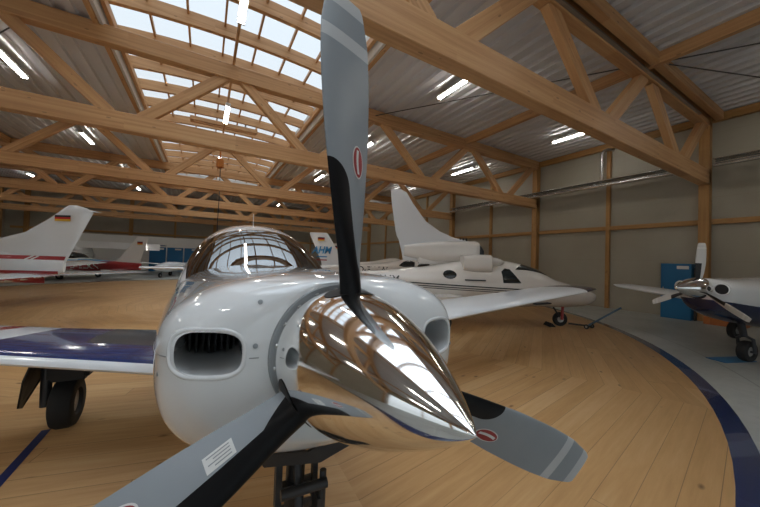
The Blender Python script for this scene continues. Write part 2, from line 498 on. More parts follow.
# roof deck: trapezoidal sheet, ribs along the hall
def deck(name, x0, x1, y0, y1, label):
    bm = bmesh.new(); p = .35; prof = []
    x = x0
    while x < x1-.01:
        for dx, dz in ((0, 0), (.15, 0), (.18, .075), (.32, .075)):
            if x+dx <= x1: prof.append((x+dx, ZR+dz))
        x += p
    prof.append((x1, prof[-1][1]))
    A = [bm.verts.new((px, y0, pz)) for px, pz in prof]; B = [bm.verts.new((px, y1, pz)) for px, pz in prof]
    for i in range(len(A)-1): bm.faces.new((A[i], A[i+1], B[i+1], B[i]))
    At = [bm.verts.new((x0, y0, ZR+.2)), bm.verts.new((x1, y0, ZR+.2))]; Bt = [bm.verts.new((x0, y1, ZR+.2)), bm.verts.new((x1, y1, ZR+.2))]
    bm.faces.new((At[0], Bt[0], Bt[1], At[1]))
    bm.faces.new(A+[At[1], At[0]]); bm.faces.new(B+[Bt[1], Bt[0]])
    bm.faces.new((A[0], B[0], Bt[0], At[0])); bm.faces.new((A[-1], B[-1], Bt[1], At[1]))
    return structure(link(name, bm, M['deck']), label)
deck('ceiling', SX1, XR+.3, YB-.3, YF+.3, 'corrugated grey roof sheet right of the skylight')
deck('ceiling_left', XL-.3, SX0, YB-.3, YF+.3, 'corrugated grey roof sheet left of the skylight')
deck('ceiling_far', SX0, SX1, SY1, YF+.3, 'corrugated grey roof sheet beyond the skylight')
deck('ceiling_near', SX0, SX1, YB-.3, SY0, 'corrugated grey roof sheet before the skylight')

# skylight: curbs, arched ribs, glazing bars, glazing
M['curb'] = simple('white_curb_board', (.62, .60, .56), .5)
XM = (SX0+SX1)/2; HW = (SX1-SX0)/2
def arch(x): return 6.84+.16*(1-((x-XM)/HW)**2)
sk = structure(empty('window_1', (0, 0, 0)), 'long vaulted rooflight of pine ribs and clear panes')
glz = bmesh.new()
G = 16
xs = [SX0+(SX1-SX0)*i/G for i in range(G+1)]
def strip(bm, y0, y1, z0f, z1f):
    """solid band along the arch between y0 and y1"""
    R4 = []
    for x in xs: R4.append([bm.verts.new(p) for p in ((x, y0, z0f(x)), (x, y1, z0f(x)), (x, y1, z1f(x)), (x, y0, z1f(x)))])
    for a, b in zip(R4, R4[1:]):
        for k in range(4): bm.faces.new((a[k], a[(k+1) % 4], b[(k+1) % 4], b[k]))
    bm.faces.new(R4[0]); bm.faces.new(R4[-1][::-1])
strip(glz, SY0, SY1, lambda x: arch(x)+.30, lambda x: arch(x)+.315)
link('glazing', glz, M['skyglass'], sk)
y = 7.1-1.29*11
while y < SY1-.2:
    if y > SY0+.2:
        bm = bmesh.new(); strip(bm, -.055, .055, lambda x: arch(x)-.03, lambda x: arch(x)+.28)
        link('rib', bm, M['beam'], sk, loc=(0, y, 0))
    y += 1.29
NM = 7
for i in range(1, NM):
    x = SX0+(SX1-SX0)*i/NM
    beam('glazing_bar', (x, SY0, arch(x)+.24), (x, SY1, arch(x)+.24), .045, .11, M['beam'], sk, bev=.004)
    # small blocks that seat the bar on each rib
for s, x in ((-1, SX0), (1, SX1)):
    box('curb', (x-.03, SY0, 6.4), (x+.03, SY1, 7.12), M['curb'], sk)
    beam('edge_beam', (x-s*-.09, SY0, 6.52), (x-s*-.09, SY1, 6.52), .10, .30, M['beam'], sk)
    beam('edge_beam', (x-s*.10, SY0, 6.70), (x-s*.10, SY1, 6.70), .09, .18, M['beam'], sk)
for yy in (SY0, SY1): box('curb', (SX0, yy-.03, 6.4), (SX1, yy+.03, 7.2), M['curb'], sk)
# opened smoke vent frame under the rooflight
vt = tag(empty('vent_flap', (.5, 13.35, 6.68)), 'rectangular timber vent frame hanging inside the rooflight', 'vent')
for a, b in (((-1.15, 0, 0), (1.15, 0, 0)), ((-1.15, .55, .12), (1.15, .55, .12))):
    beam('frame_rail', a, b, .07, .16, M['beam'], vt)
for x in (-1.15, 1.15): beam('frame_stile', (x, 0, 0), (x, .55, .12), .07, .16, M['beam'], vt)
beam('opener_arm', (.75, .27, .05), (.75, .3, .5), .06, .06, M['metal'], vt)

# ---- trusses
ORD = ['', '', 'nearest', 'second', 'third', 'fourth', 'fifth', 'sixth']
def truss(y, i):
    lab = {0: 'pine roof truss furthest behind the camera', 1: 'pine roof truss just behind the camera',
           2: 'nearest pine roof truss, its chord crossing the upper right over the propeller',
           3: 'second pine roof truss from the camera, crossing above the spinner aircraft',
           4: 'third pine roof truss from the camera', 5: 'fourth pine roof truss from the camera',
           6: 'fifth pine roof truss from the camera', 7: 'pine roof truss closest to the far wall'}[i]
    t = tag(empty('roof_truss', (.5, y, 4.23)), lab, 'roof truss', 'pine roof trusses across the hangar')
    W2 = .24; x0, x1 = XL+.12-.5, XR-.10-.5
    hb = .40 if i != 2 else .45
    zb = hb/2; zt = 2.02
    c = beam('bottom_chord', (x0, 0, zb), (x1, 0, zb), W2, hb, M['beam'], t, bev=.012)
    beam('top_chord', (x0, 0, zt), (x1, 0, zt), W2, .38, M['beam'], t, bev=.012)
    P = 4.28
    tops = [k*P for k in range(-3, 4)]
    for a in tops:
        for sgn in (-1, 1):
            b = a+sgn*P/2
            if abs(b) > 12.9: continue
            a2 = a+sgn*.20; b2 = b-sgn*.26
            a2 = max(x0+.1, min(x1-.1, a2))
            beam('brace', (a2, 0, zt-.12), (b2, 0, hb-.06), .15, .24 if i != 2 else .30, M['beam'], t, bev=.008)
    return t
TR = [truss(y, i) for i, y in enumerate(TY)]; T2 = TR[2]
# struts along the hall
for x, lab in ((8.7, 'pine strut along the roof over the white twin aircraft'), (-7.7, 'pine strut along the roof at the upper left')):
    s = beam('roof_strut', (x, YB, 6.31), (x, YF, 6.31), .14, .26, M['beam']); tag(s, lab, 'strut')
for x, nm, lab in ((XR-.07, 'trim_1', 'pine wall plate along the top of the right wall'), (XL+.07, 'trim_2', 'pine wall plate along the top of the left wall')):
    structure(beam(nm, (x, YB, 6.30), (x, YF, 6.30), .14, .24, M['post']), lab)
# columns, posts, girts
CO = {2: 'pine column at the nearest truss, right of the blue cabinet', 3: 'pine column behind the nose of the white twin aircraft',
      4: 'pine column behind the white twin aircraft fin', 5: 'pine column on the right wall at the fourth truss', 6: 'pine column on the right wall at the fifth truss',
      7: 'pine column on the right wall at the far corner', 0: 'pine column on the right wall furthest behind camera', 1: 'pine column on the right wall beside camera'}
for i, y in enumerate(TY):
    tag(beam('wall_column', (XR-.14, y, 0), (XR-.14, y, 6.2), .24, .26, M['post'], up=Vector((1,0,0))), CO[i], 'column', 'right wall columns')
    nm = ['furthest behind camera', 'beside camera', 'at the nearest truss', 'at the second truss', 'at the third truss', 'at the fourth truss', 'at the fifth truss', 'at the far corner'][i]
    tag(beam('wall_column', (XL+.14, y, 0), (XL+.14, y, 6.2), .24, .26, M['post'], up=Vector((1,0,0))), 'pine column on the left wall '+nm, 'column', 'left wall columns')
mids = {1: 'slim pine post between camera and nearest column', 2: 'slim pine post left of the blue cabinet', 3: 'slim pine post just left of the column behind the white twin',
        4: 'slim pine post on right wall beyond the third truss', 5: 'slim pine post on right wall beyond the fourth truss', 6: 'slim pine post on right wall near the far corner'}
for i in range(1, 7):
    y = (TY[i]+TY[i+1])/2-.15
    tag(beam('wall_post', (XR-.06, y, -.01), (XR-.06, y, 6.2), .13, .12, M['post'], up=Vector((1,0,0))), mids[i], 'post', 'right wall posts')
GL = ['girt on right wall behind camera', 'girt on right wall beside camera', 'pine girt on right wall above the blue cabinet', 'pine girt on right wall behind the white twin aircraft nose', 'pine girt on right wall behind the tall white fin', 'pine girt on right wall beyond the fourth truss', 'pine girt on right wall near the far corner']
for i in range(7):
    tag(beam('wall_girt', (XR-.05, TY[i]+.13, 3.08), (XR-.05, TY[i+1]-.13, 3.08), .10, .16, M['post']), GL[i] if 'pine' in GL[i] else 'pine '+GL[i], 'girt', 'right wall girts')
# far wall posts and girt
fx = [-11.4, -8.35, -5.4, -2.35, .7, 3.75, 6.8, 9.85]
for i, x in enumerate(fx):
    thick = .26 if i % 2 == 0 else .15
    tag(beam('wall_post', (x, YF-.08, 0), (x, YF-.08, 6.2), thick, .16, M['post'], up=Vector((0,1,0))),
        ['leftmost', 'second', 'third', 'fourth', 'fifth', 'sixth', 'seventh', 'rightmost'][i]+' pine post on the far wall counted from the left', 'post', 'far wall posts')
tag(beam('wall_girt', (XL+.3, YF-.05, 3.1), (XR-.3, YF-.05, 3.1), .10, .16, M['post']), 'long pine girt across the far wall', 'girt')

# wind bracing rods under the deck
RODS = [((8.9, 2.68, 6.3), (12.4, -2.38, 6.3), 'thin steel bracing rod under the roof at the upper right corner'),
        ((9.1, 2.68, 6.3), (13.5, .9, 6.3), 'thin steel bracing rod running to the wall plate near the nearest column'),
        ((4.6, 8.6, 6.25), (8.4, 3.15, 6.25), 'thin steel bracing rod between nearest and second truss'),
        ((-3.2, 8.75, 6.25), (-7.4, 14.2, 6.25), 'thin steel bracing rod under the left roof sheet')]
for a, b, l in RODS: tag(tube('bracing_rod', [a, b], .014, M['rod'], n=6), l, 'rod', 'roof bracing rods')

# pipes along the right wall
def heater(y0, y1, z, lab):
    t = tag(empty('pipe_run', (XR-.42, y0, z)), lab, 'pipe')
    L = y1-y0
    tube('pipe', [(0, 0, 0), (0, L, 0)], .055, M['galv'], t, n=14)
    tube('pipe', [(-.16, 0, -.10), (-.16, L, -.10)], .055, M['galv'], t, n=14)
    box('reflector', (-.28, 0, .07), (.10, L, .085), M['galv'], t)
    for k in range(int(L/2.5)+1):
        yy = .15+k*2.5
        if yy < L: box('bracket', (-.22, yy-.02, -.03), (.415, yy+.02, .0), M['metal'], t)
    return t
heater(3.35, 14.0, 4.78, 'pair of silver pipes high on the right wall behind the white twin')
heater(-6., 2.8, 4.82, 'pair of dark pipes high on the right wall past the nearest column')
tag(tube('vent_pipe', [(XR-.35, 5.85, 4.9), (XR-.35, 5.85, 5.95), (XR-.33, 5.80, 6.08), (XR-.25, 5.72, 6.13), (XR-.02, 5.6, 6.14)], .06, M['galv'], n=12), 'elbowed silver pipe rising at the top of the right wall', 'pipe')
# cable tray along the nearest truss
box('cable_tray', (2.5, -.18, 1.87), (11.8, -.12, 1.91), M['metal'], T2)
tube('cable', [(2.5, -.15, 1.92), (11.8, -.15, 1.92)], .010, M['cable'], T2, n=6)
tag(beam('roof_beam', (3.6, 2.78, 6.32), (XR-.1, 2.78, 6.32), .16, .26, M['beam']), 'pine beam under the roof close in front of the nearest truss top chord', 'beam')

# ---- fluorescent lamps
def lamp_proto():
    t = empty('fluorescent_lamp', (0, 0, 0))
    bm = bmesh.new(); add_box(bm, (-.075, -.78, 0), (.075, .78, .06)); bmesh.ops.bevel(bm, geom=bm.edges[:], offset=.012, segments=2, affect='EDGES')
    link('housing', bm, M['housing'], t)
    for x in (-.035, .035):
        bm = bmesh.new(); add_tube(bm, [(x, -.74, -.022), (x, .74, -.022)], .019, 10); link('tube', bm, M['tube'], t, smooth=True, sharp=50)
    for y in (-.755, .755):
        bm = bmesh.new(); add_box(bm, (-.07, y-.02, -.045), (.07, y+.02, 0)); link('end_cap', bm, M['housing'], t)
    for y in (-.5, .5):
        bm = bmesh.new(); add_tube(bm, [(0, y, .06), (0, y, .16)], .008, 6); link('hanger', bm, M['metal'], t)
    return t
def dup(root):
    r = root.copy(); COL.objects.link(r)
    for ch in root.children:
        c = ch.copy(); COL.objects.link(c); c.parent = r
    return r
LP = lamp_proto(); used = False
rows = [(-9.9, 'far left row'), (-4.5, 'row just left of the skylight'), (.45, 'row hung under the skylight'), (5.67, 'row just right of the skylight'), (11.4, 'row nearest the right wall')]
ys = [(.35, 'beside the camera'), (5.95, 'in the first bay ahead'), (11.4, 'in the second bay ahead'), (17.2, 'in the third bay ahead'), (22.8, 'in the fourth bay ahead'), (28.3, 'in the bay by the far wall'), (-5.3, 'behind the camera')]
for x, rl in rows:
    for y, yl in ys:
        if x == .45 and y > 25: continue
        l = LP if not used else dup(LP); used = True
        l.location = (x, y, 6.30)
        tag(l, 'fluorescent lamp '+yl+', '+rl, 'lamp', 'fluorescent ceiling lamps')
# the skylight row hangs from a rail
tag(beam('lamp_rail', (.45, SY0, 6.511), (.45, SY1, 6.511), .06, .10, M['beam']), 'thin timber rail carrying the lamps under the skylight', 'rail')
# hoist with pendant cable
hs = tag(empty('hoist', (.45, 16.2, 5.9)), 'small orange chain hoist hanging under the skylight with a black pendant cable', 'hoist')
bm = bmesh.new(); add_box(bm, (-.16, -.14, -.25), (.16, .14, .2)); bmesh.ops.bevel(bm, geom=bm.edges[:], offset=.05, segments=3, affect='EDGES')
link('body', bm, M['hoist'], hs, smooth=True, sharp=40)
tube('hanger', [(0, 0, .15), (0, 0, .56)], .04, M['hoist'], hs)
tube('pendant_cable', [(.02, 0, -.2), (.03, .01, -1.5), (.0, 0, -3.0), (.02, 0, -4.1)], .02, M['cable'], hs, n=6)
box('pendant', (-.06, -.05, -4.45), (.08, .06, -4.1), M['cable'], hs, bev=.01)

# ------------------------------------------------------------------ spinner aircraft
HUB = Vector((.363, .758, 1.311))
TH = -.05; PIT = .05
RZ = Matrix.Rotation(TH, 4, 'Z')
main = tag(empty('propeller_aircraft', (HUB.x, HUB.y, 0), TH), 'white single engine aircraft in front, with polished spinner and three grey propeller blades', 'aircraft')
MI = (Matrix.Translation((HUB.x, HUB.y, 0)) @ RZ).inverted()
cp_, sp_ = math.cos(PIT), math.sin(PIT)
def F(s, a, u): return Vector((s, a*cp_+u*sp_, HUB.z-a*sp_+u*cp_))     # fuselage frame -> aircraft local
AX = F(0, 1, 0)-F(0, 0, 0); AX.normalize()
#        a     w     top   bot
COWL = [(.058, .196, .192, .205), (.066, .25, .198, .25), (.086, .325, .204, .270), (.118, .405, .209, .295), (.155, .455, .214, .310), (.20, .488, .218, .322), (.27, .508, .223, .332),
        (.5, .535, .234, .362), (1.0, .575, .250, .44), (1.6, .635, .268, .56), (2.12, .675, .285, .64)]
NS = 96
def cowl_ring(a):
    w, t, b = spl(COWL, a); k = min(1., max(0, (a-.058)/.14)); so = spl([(.058, -.030), (.10, -.004), (.15, .018), (.40, .016), (1.0, 0.), (2.2, 0.)], a)[0]; P = []
    for (s1, u1), (s2, u2) in zip(sect(w, t, b, NS, 2.0+.4*k), sect(w, t, b, NS, 2.0+1.2*k)):
        P.append(F(s1+so, a, u1) if u1 >= 0 else F(s2+so, a, u2))
    return P
al = [.058, .060, .063, .066, .070, .075, .081, .088, .096, .106, .118, .13, .142, .155, .17, .19, .21, .235, .26, .3, .35, .42, .5, .6, .75, .9, 1.1, 1.35, 1.6, 1.85, 2.12]
bm = bmesh.new(); loft(bm, [cowl_ring(a) for a in al]); bmesh.ops.recalc_face_normals(bm, faces=bm.faces)
cowl = link('engine_cowling', bm, [M['white'], M['black']], main, smooth=True, sharp=60)
cowl_bvh = bvh_of(cowl)
# cut the two air intakes and put rolled lips round them
def intake_pts(cx, cu, hw, hh, n=44, e=3.0): return [(cx+s, cu+u) for s, u in sect(hw, hh, hh, n, e)]
INT = [(-.354, .012, .083, .056), (.376, -.006, .080, .060)]
for (cx, cu, hw, hh) in INT:
    bm = bmesh.new()
    r0 = [F(s, -.1, u) for s, u in intake_pts(cx, cu, hw, hh)]
    r1 = [F(s*1., .62, u) for s, u in intake_pts(cx*.96, cu, hw*.93, hh*.95)]
    loft(bm, [r0, r1]); bmesh.ops.recalc_face_normals(bm, faces=bm.faces)
    me = bpy.data.meshes.new('cut'); bm.to_mesh(me); bm.free()
    me.materials.append(M['white'])
    cu_o = bpy.data.objects.new('cut', me); COL.objects.link(cu_o); cu_o.parent = main
    md = cowl.modifiers.new('b', 'BOOLEAN'); md.operation = 'DIFFERENCE'; md.object = cu_o; md.solver = 'EXACT'
    bpy.context.view_layer.update()
    dg = bpy.context.evaluated_depsgraph_get(); dg.update()
    nm = bpy.data.meshes.new_from_object(cowl.evaluated_get(dg))
    cowl.modifiers.clear(); old = cowl.data; cowl.data = nm
    bpy.data.objects.remove(cu_o)
bm = bmesh.new(); bm.from_mesh(cowl.data)
for f in bm.faces: f.smooth = True
for e in bm.edges: e.smooth = not (len(e.link_faces) == 2 and e.calc_face_angle(0) > math.radians(42))
bm.to_mesh(cowl.data); bm.free()
for (cx, cu, hw, hh) in INT:
    pts = []
    for s, u in intake_pts(cx, cu, hw+.004, hh+.004, 60):
        hit = cowl_bvh.ray_cast(F(s, -1, u), AX)
        p = hit[0] if hit[0] is not None else F(s, .2, u)
        pts.append(p+AX*.006)
    for _ in range(3): pts = [(pts[i-1]+pts[i]*2+pts[(i+1) % len(pts)])/4 for i in range(len(pts))]
    o = tube('intake_lip', pts, .0078, M['white'], main, n=14, closed=True)
    # dark cooling fins of the engine inside the duct
    bm = bmesh.new()
    for k in range(9):
        q = -hw*.86+k*hw*1.72/8
        p = [F(cx*.96+q-.003, .33+.02*(k % 3), -hh*.9+cu), F(cx*.96+q+.003, .6, hh*.9+cu)]
        add_box(bm, (min(p[0].x, p[1].x), p[0].y, min(p[0].z, p[1].z)), (max(p[0].x, p[1].x), p[1].y, max(p[0].z, p[1].z)))
    link('cylinder_fins', bm, M['black'], main)
    bm = bmesh.new(); q0 = [F(s, .50, u) for s, u in intake_pts(cx*.96, cu, hw*.99, hh*.99)]
    bm.faces.new([bm.verts.new(p) for p in q0]); bm.faces.new([bm.verts.new(p+AX*.03) for p in q0][::-1])
    link('intake_baffle', bm, M['black'], main)
    # two small dark drain slots on the lower lip
# parting line of the cowl halves
for sd, (cx, cu, hw, hh) in zip((-1, 1), INT):
    def front(s0, s1):
        P = []
        for i in range(14):
            h = cowl_bvh.ray_cast(F(sd*(s0+(s1-s0)*i/13), -1, .0), AX)
            if h[0] is not None: P.append(h[0])
        return P
    P1 = front(.236, abs(cx)-hw-.012); P2 = front(abs(cx)+hw+.012, .478)
    for i in range(50):
        h = cowl_bvh.ray_cast(F(sd*2, .21+1.88*i/49, 0), F(-sd, 0, 0)-F(0, 0, 0))
        if h[0] is not None: P2.append(h[0])
    tube('cowl_seam', P1, .0016, M['rim'], main, n=6); tube('cowl_seam', P2, .0016, M['rim'], main, n=6)
# screws on the cowling face
bm = bmesh.new()
for s, u in ((-.245, .03), (-.235, .14), (.24, .03), (-.47, -.05), (.47, -.05)):
    hit = cowl_bvh.ray_cast(F(s, -1, u), AX)
    if hit[0] is None: continue
    nrm = hit[1].normalized(); nrm = nrm if nrm.dot(AX) < 0 else -nrm
    q = nrm.to_track_quat('Z', 'Y').to_matrix().to_4x4(); q.translation = hit[0]
    lathe(bm, [(.0, .0065), (.0025, .0065), (.003, 0)], 'Z', 14, M4=q)
o = link('cowl_fastener', bm, M['rim'], main); o['kind'] = 'stuff'

# fuselage and cabin behind the firewall
#       a     w     top   bot
FUS = [(2.12, .675, .285, .64), (2.35, .695, .44, .67), (2.6, .705, .585, .68), (2.85, .71, .69, .68), (3.1, .71, .765, .68), (3.4, .71, .815, .67), (4.2, .69, .84, .62),
       (5.2, .56, .66, .46), (6.4, .36, .52, .22), (7.6, .20, .40, .02), (8.4, .08, .34, -.16)]
fa = [2.12, 2.2, 2.28, 2.36, 2.45, 2.55, 2.65, 2.75, 2.85, 2.95, 3.05, 3.15, 3.25, 3.4, 3.6, 3.8, 4.0, 4.2, 4.6, 5.0, 5.5, 6.0, 6.5, 7.0, 7.6, 8.0, 8.4]
def fus_ring(a, k=1.):
    w, t, b = spl(FUS, a)
    return [F(s1*k, a, u1*k) if u1 >= 0 else F(s2*k, a, u2*k) for (s1, u1), (s2, u2) in zip(sect(w, t, b, NS, 2.4), sect(w, t, b, NS, 3.2))]
def is_glass(i, k):
    a = (fa[i]+fa[i+1])/2; t = math.degrees(2*PI*(k+.5)/NS)
    if t > 180: return False
    if 2.12 < a < 2.9: return 30 < t < 150
    if 3.25 < a < 3.8 or 4.0 < a < 4.6: return 19 < min(t, 180-t) < 42
    return False
rings = [fus_ring(a) for a in fa]
bm = bmesh.new(); loft(bm, rings, cap0=False, pick=lambda i, k: not is_glass(i, k))
link('fuselage', bm, M['white'], main, smooth=True, sharp=50)
bm = bmesh.new(); loft(bm, rings, False, False, pick=lambda i, k: is_glass(i, k) and fa[i] < 3.1)
link('windshield', bm, M['glass'], main, smooth=True)
bm = bmesh.new(); loft(bm, rings, False, False, pick=lambda i, k: is_glass(i, k) and fa[i] >= 3.1)
link('cabin_window', bm, M['glass'], main, smooth=True)
# white frame strip over the top edge of the windshield
def fus_pt(a, t, off=.0):
    w, tp, b = spl(FUS, a); e = 2.35
    cs, sn = math.cos(t), math.sin(t)
    return F((w+off)*math.copysign(abs(cs)**(2/e), cs), a, ((tp if sn >= 0 else b)+off)*math.copysign(abs(sn)**(2/e), sn))
# cabin interior: glareshield, liner, seats
bm = bmesh.new()
loft(bm, [[p.lerp(F(0, fa[i], .1), .04) for p in rings[i]] for i in range(13, len(fa)-4)], False, True)
link('cabin_liner', bm, M['seat'], main, smooth=True)
bm = bmesh.new()
grid_strip(bm, lambda i, j: F((i-.5)*1.10*(1-.15*j), 2.3+.6*j, .17+.10*math.sin(PI*i)**2), 20, 8)
link('glareshield', bm, M['black'], main, smooth=True)
for s in (-.3, .3):
    bm = bmesh.new(); add_box(bm, (-.22, -.07, -.45), (.22, .07, .12)); bmesh.ops.bevel(bm, geom=bm.edges[:], offset=.05, segments=3, affect='EDGES')
    add_box(bm, (-.12, -.05, .13), (.12, .05, .34))
    st = link('pilot_seat', bm, M['seat'], main, smooth=True, sharp=40, loc=F(s, 3.45, .02))
# fin seen edge-on and tailplane
bm = bmesh.new()
wing(bm, [((0, 6.7, 1.2), (0, 1.75, 0), .06, (1, 0, 0)), ((0, 7.2, 1.75), (0, 1.15, 0), .06, (1, 0, 0)), ((0, 7.5, 2.15), (0, .8, 0), .05, (1, 0, 0))])
link('fin', bm, M['white'], main, smooth=True, sharp=40)
bm = bmesh.new()
wing(bm, [((-2.0, 7.6, 1.22), (0, .6, 0), .1, (0, 0, 1)), ((0, 7.35, 1.22), (0, .9, 0), .1, (0, 0, 1)), ((2.0, 7.6, 1.22), (0, .6, 0), .1, (0, 0, 1))])
link('tailplane', bm, M['white'], main, smooth=True, sharp=40)

bm = bmesh.new()
wing(bm, [((.0, 3.52, 1.88), (0, .16, 0), .12, (1, 0, 0)), ((.0, 3.58, 2.00), (0, .10, 0), .12, (1, 0, 0)), ((.0, 3.63, 2.13), (0, .05, 0), .14, (1, 0, 0))])
link('roof_antenna', bm, M['white'], main, smooth=True, sharp=40)
# wings -------------------------------------------------
def right_wing_mat():
    m, nt, b = new_mat('right_wing_paint'); N = NB(nt)
    o, x, y, z = N.obj()
    sx = N.m('MULTIPLY', x, -1.)
    le = N.m('ADD', 1.62, N.m('MULTIPLY', N.m('SUBTRACT', sx, .65), .43))
    q = N.m('SUBTRACT', y, le)                       # distance behind the leading edge
    edge = N.m('SUBTRACT', 1.62, N.m('MULTIPLY', N.m('POWER', N.m('MAXIMUM', N.m('SUBTRACT', .95, q), 0.), 2.), -.25))
    navy = N.m('MULTIPLY', N.m('GREATER_THAN', q, .055), N.m('LESS_THAN', sx, edge))
    walk = N.m('MULTIPLY', N.m('LESS_THAN', sx, 1.22), N.m('GREATER_THAN', q, .36))
    redm = N.m('MULTIPLY', N.m('LESS_THAN', N.m('ABSOLUTE', N.m('SUBTRACT', N.m('SUBTRACT', sx, edge), .30)), .05), N.m('GREATER_THAN', q, .5))
    c = N.mix(navy, (.76, .77, .78), (.012, .032, .13))
    c = N.mix(redm, c, (.38, .03, .03))
    c = N.mix(walk, c, (.030, .032, .036))
    nt.links.new(c, b.inputs['Base Color'])
    nt.links.new(N.m('ADD', .16, N.m('MULTIPLY', walk, .5)), b.inputs['Roughness'])
    b.inputs['Coat Weight'].default_value = .5; b.inputs['Coat Roughness'].default_value = .04
    return m
M['rwing'] = right_wing_mat()
UP = (0, 0, 1)
def wsecs(sg):
    return subdiv_secs([((sg*.45, 1.50, .775), (0, 1.45, .0), .12, UP), ((sg*.65, 1.62, .782), (0, 1.27, .0), .12, UP), ((sg*1.6, 2.03, .84), (0, 1.02, .0), .12, UP),
            ((sg*2.3, 2.10, .895), (0, 1.1, .0), .125, UP), ((sg*5.6, 2.40, 1.106), (0, .95, 0), .12, UP)], 6)
bm = bmesh.new(); wing(bm, wsecs(-1), n=36)
link('wing', bm, [M['rwing']], main, smooth=True, sharp=50)
bm = bmesh.new(); wing(bm, wsecs(1), n=36)
lw = link('wing', bm, M['palewing'], main, smooth=True, sharp=50)
bm = bmesh.new(); wing(bm, subdiv_secs([((5.6, 2.40, 1.106), (0, .95, 0), .12, UP), ((6.08, 2.5, 1.135), (0, .84, 0), .10, UP), ((6.2, 2.68, 1.14), (0, .55, 0), .06, UP)], 3), n=36)
o = link('wing_tip', bm, M['navy'], lw, smooth=True, sharp=50); o['label'] = 'navy blue wing tip cap'
bm = bmesh.new(); wing(bm, subdiv_secs([((-5.6, 2.40, 1.106), (0, .95, 0), .12, UP), ((-6.08, 2.5, 1.135), (0, .84, 0), .10, UP), ((-6.2, 2.68, 1.14), (0, .55, 0), .06, UP)], 3), n=36)
link('wing_tip', bm, M['navy'], main, smooth=True, sharp=50)
# pitot / stall strip under left wing leading edge
box('stall_vane', (3.9, 2.2, .965), (4.25, 2.27, .985), M['black'], lw)

# wheels -------------------------------------------------
def wheel(bm, c, r, w, axis, mi_t=0, mi_h=1, n=36):
    """tyre + hub disc, axle along axis (unit vector)"""
    q = Vector(axis).to_track_quat('Z', 'Y').to_matrix().to_4x4(); q.translation = Vector(c)
    rh = r*.46
    lathe(bm, [(-w*.30, rh), (-w*.46, rh*1.15), (-w*.5, r*.78), (-w*.42, r*.93), (-w*.22, r), (w*.22, r), (w*.42, r*.93), (w*.5, r*.78), (w*.46, rh*1.15), (w*.30, rh)], 'Z', n, mi_t, q)
    lathe(bm, [(-w*.34, 0), (-w*.34, rh*.35), (-w*.24, rh*.5), (-w*.28, rh*.9), (-w*.30, rh*1.02), (w*.30, rh*1.02), (w*.28, rh*.9), (w*.24, rh*.5), (w*.34, rh*.35), (w*.34, 0)], 'Z', n, mi_h, q)
def gear_leg(sg, parent):
    cx_, cy_ = sg*1.52, 2.9
    bm = bmesh.new(); wheel(bm, (cx_, cy_, .215), .215, .165, (1, .05, 0))
    w = link('main_wheel', bm, [M['rubber'], M['hub']], parent, smooth=True, sharp=40)
    bm = bmesh.new(); add_tube(bm, [(cx_+sg*.14, cy_, .20), (cx_+sg*.15, cy_+.02, .5), (cx_+sg*.16, cy_+.05, .84)], .038, 12)
    add_tube(bm, [(cx_+sg*.01, cy_, .215), (cx_+sg*.15, cy_, .215)], .025, 10)
    add_tube(bm, [(cx_+sg*.16, cy_+.10, .30), (cx_+sg*.17, cy_+.12, .45), (cx_+sg*.16, cy_+.06, .6)], .018, 8)
    link('gear_strut', bm, M['gear'], parent, smooth=True, sharp=40)
    bm = bmesh.new()   # outer door, a tapered plate hanging outboard
    P = [(sg*.12, -.16, .80), (sg*.15, .14, .80), (sg*.21, .12, .42), (sg*.30, .05, .19), (sg*.27, -.08, .24), (sg*.20, -.20, .50)]
    q0 = [bm.verts.new((cx_+p[0], cy_+p[1], p[2])) for p in P]; q1 = [bm.verts.new((cx_+p[0]+sg*.012, cy_+p[1], p[2])) for p in P]
    bm.faces.new(q0); bm.faces.new(q1[::-1])
    for k in range(6): bm.faces.new((q0[k], q1[k], q1[(k+1) % 6], q0[(k+1) % 6]))
    link('gear_door', bm, M['black'], parent)
    bm = bmesh.new(); add_box(bm, (cx_-.12, cy_-.10, .42), (cx_+.16, cy_+.20, .80)); bmesh.ops.bevel(bm, geom=bm.edges[:], offset=.03, segments=2, affect='EDGES')
    link('brake_unit', bm, M['black'], parent)
gear_leg(-1, main); gear_leg(1, main)
# nose gear
bm = bmesh.new(); wheel(bm, (-.02, .62, .19), .19, .14, (1, 0, 0)); link('nose_wheel', bm, [M['rubber'], M['hub']], main, smooth=True, sharp=40)
bm = bmesh.new()
add_tube(bm, [(-.02, .62, .19), (-.12, .62, .19)], .02); add_tube(bm, [(-.02, .62, .19), (.08, .62, .19)], .02)
for s in (-.12, .08): add_tube(bm, [(s, .62, .19), (s, .60, .46), (-.02, .55, .50)], .022)
add_tube(bm, [(-.02, .56, .48), (-.02, .52, .86)], .04, 14); add_tube(bm, [(-.02, .44, .45), (-.02, .46, .62), (-.02, .53, .74)], .018)
add_box(bm, (-.10, .50, .60), (.06, .54, .63)); add_box(bm, (-.125, .42, .50), (-.085, .50, .55)); add_box(bm, (.045, .42, .52), (.075, .5, .60)); add_box(bm, (-.11, .48, .56), (-.085, .52, .74)); add_box(bm, (.04, .48, .56), (.06, .52, .72))
add_tube(bm, [(-.10, .42, .66), (.08, .42, .66)], .02); add_tube(bm, [(-.09, .46, .40), (.06, .46, .40)], .016); add_tube(bm, [(.06, .42, .38), (.07, .44, .70)], .014)
link('nose_gear_strut', bm, M['gear'], main, smooth=True, sharp=40)
bm = bmesh.new()
DS = [(-.20, .44, .83), (.0, .42, .80), (.10, .40, .845), (.20, .38, .85), (.19, .39, .81), (.05, .42, .745), (-.16, .45, .765)]
q0 = [bm.verts.new(p) for p in DS]; q1 = [bm.verts.new((p[0], p[1]+.015, p[2])) for p in DS]
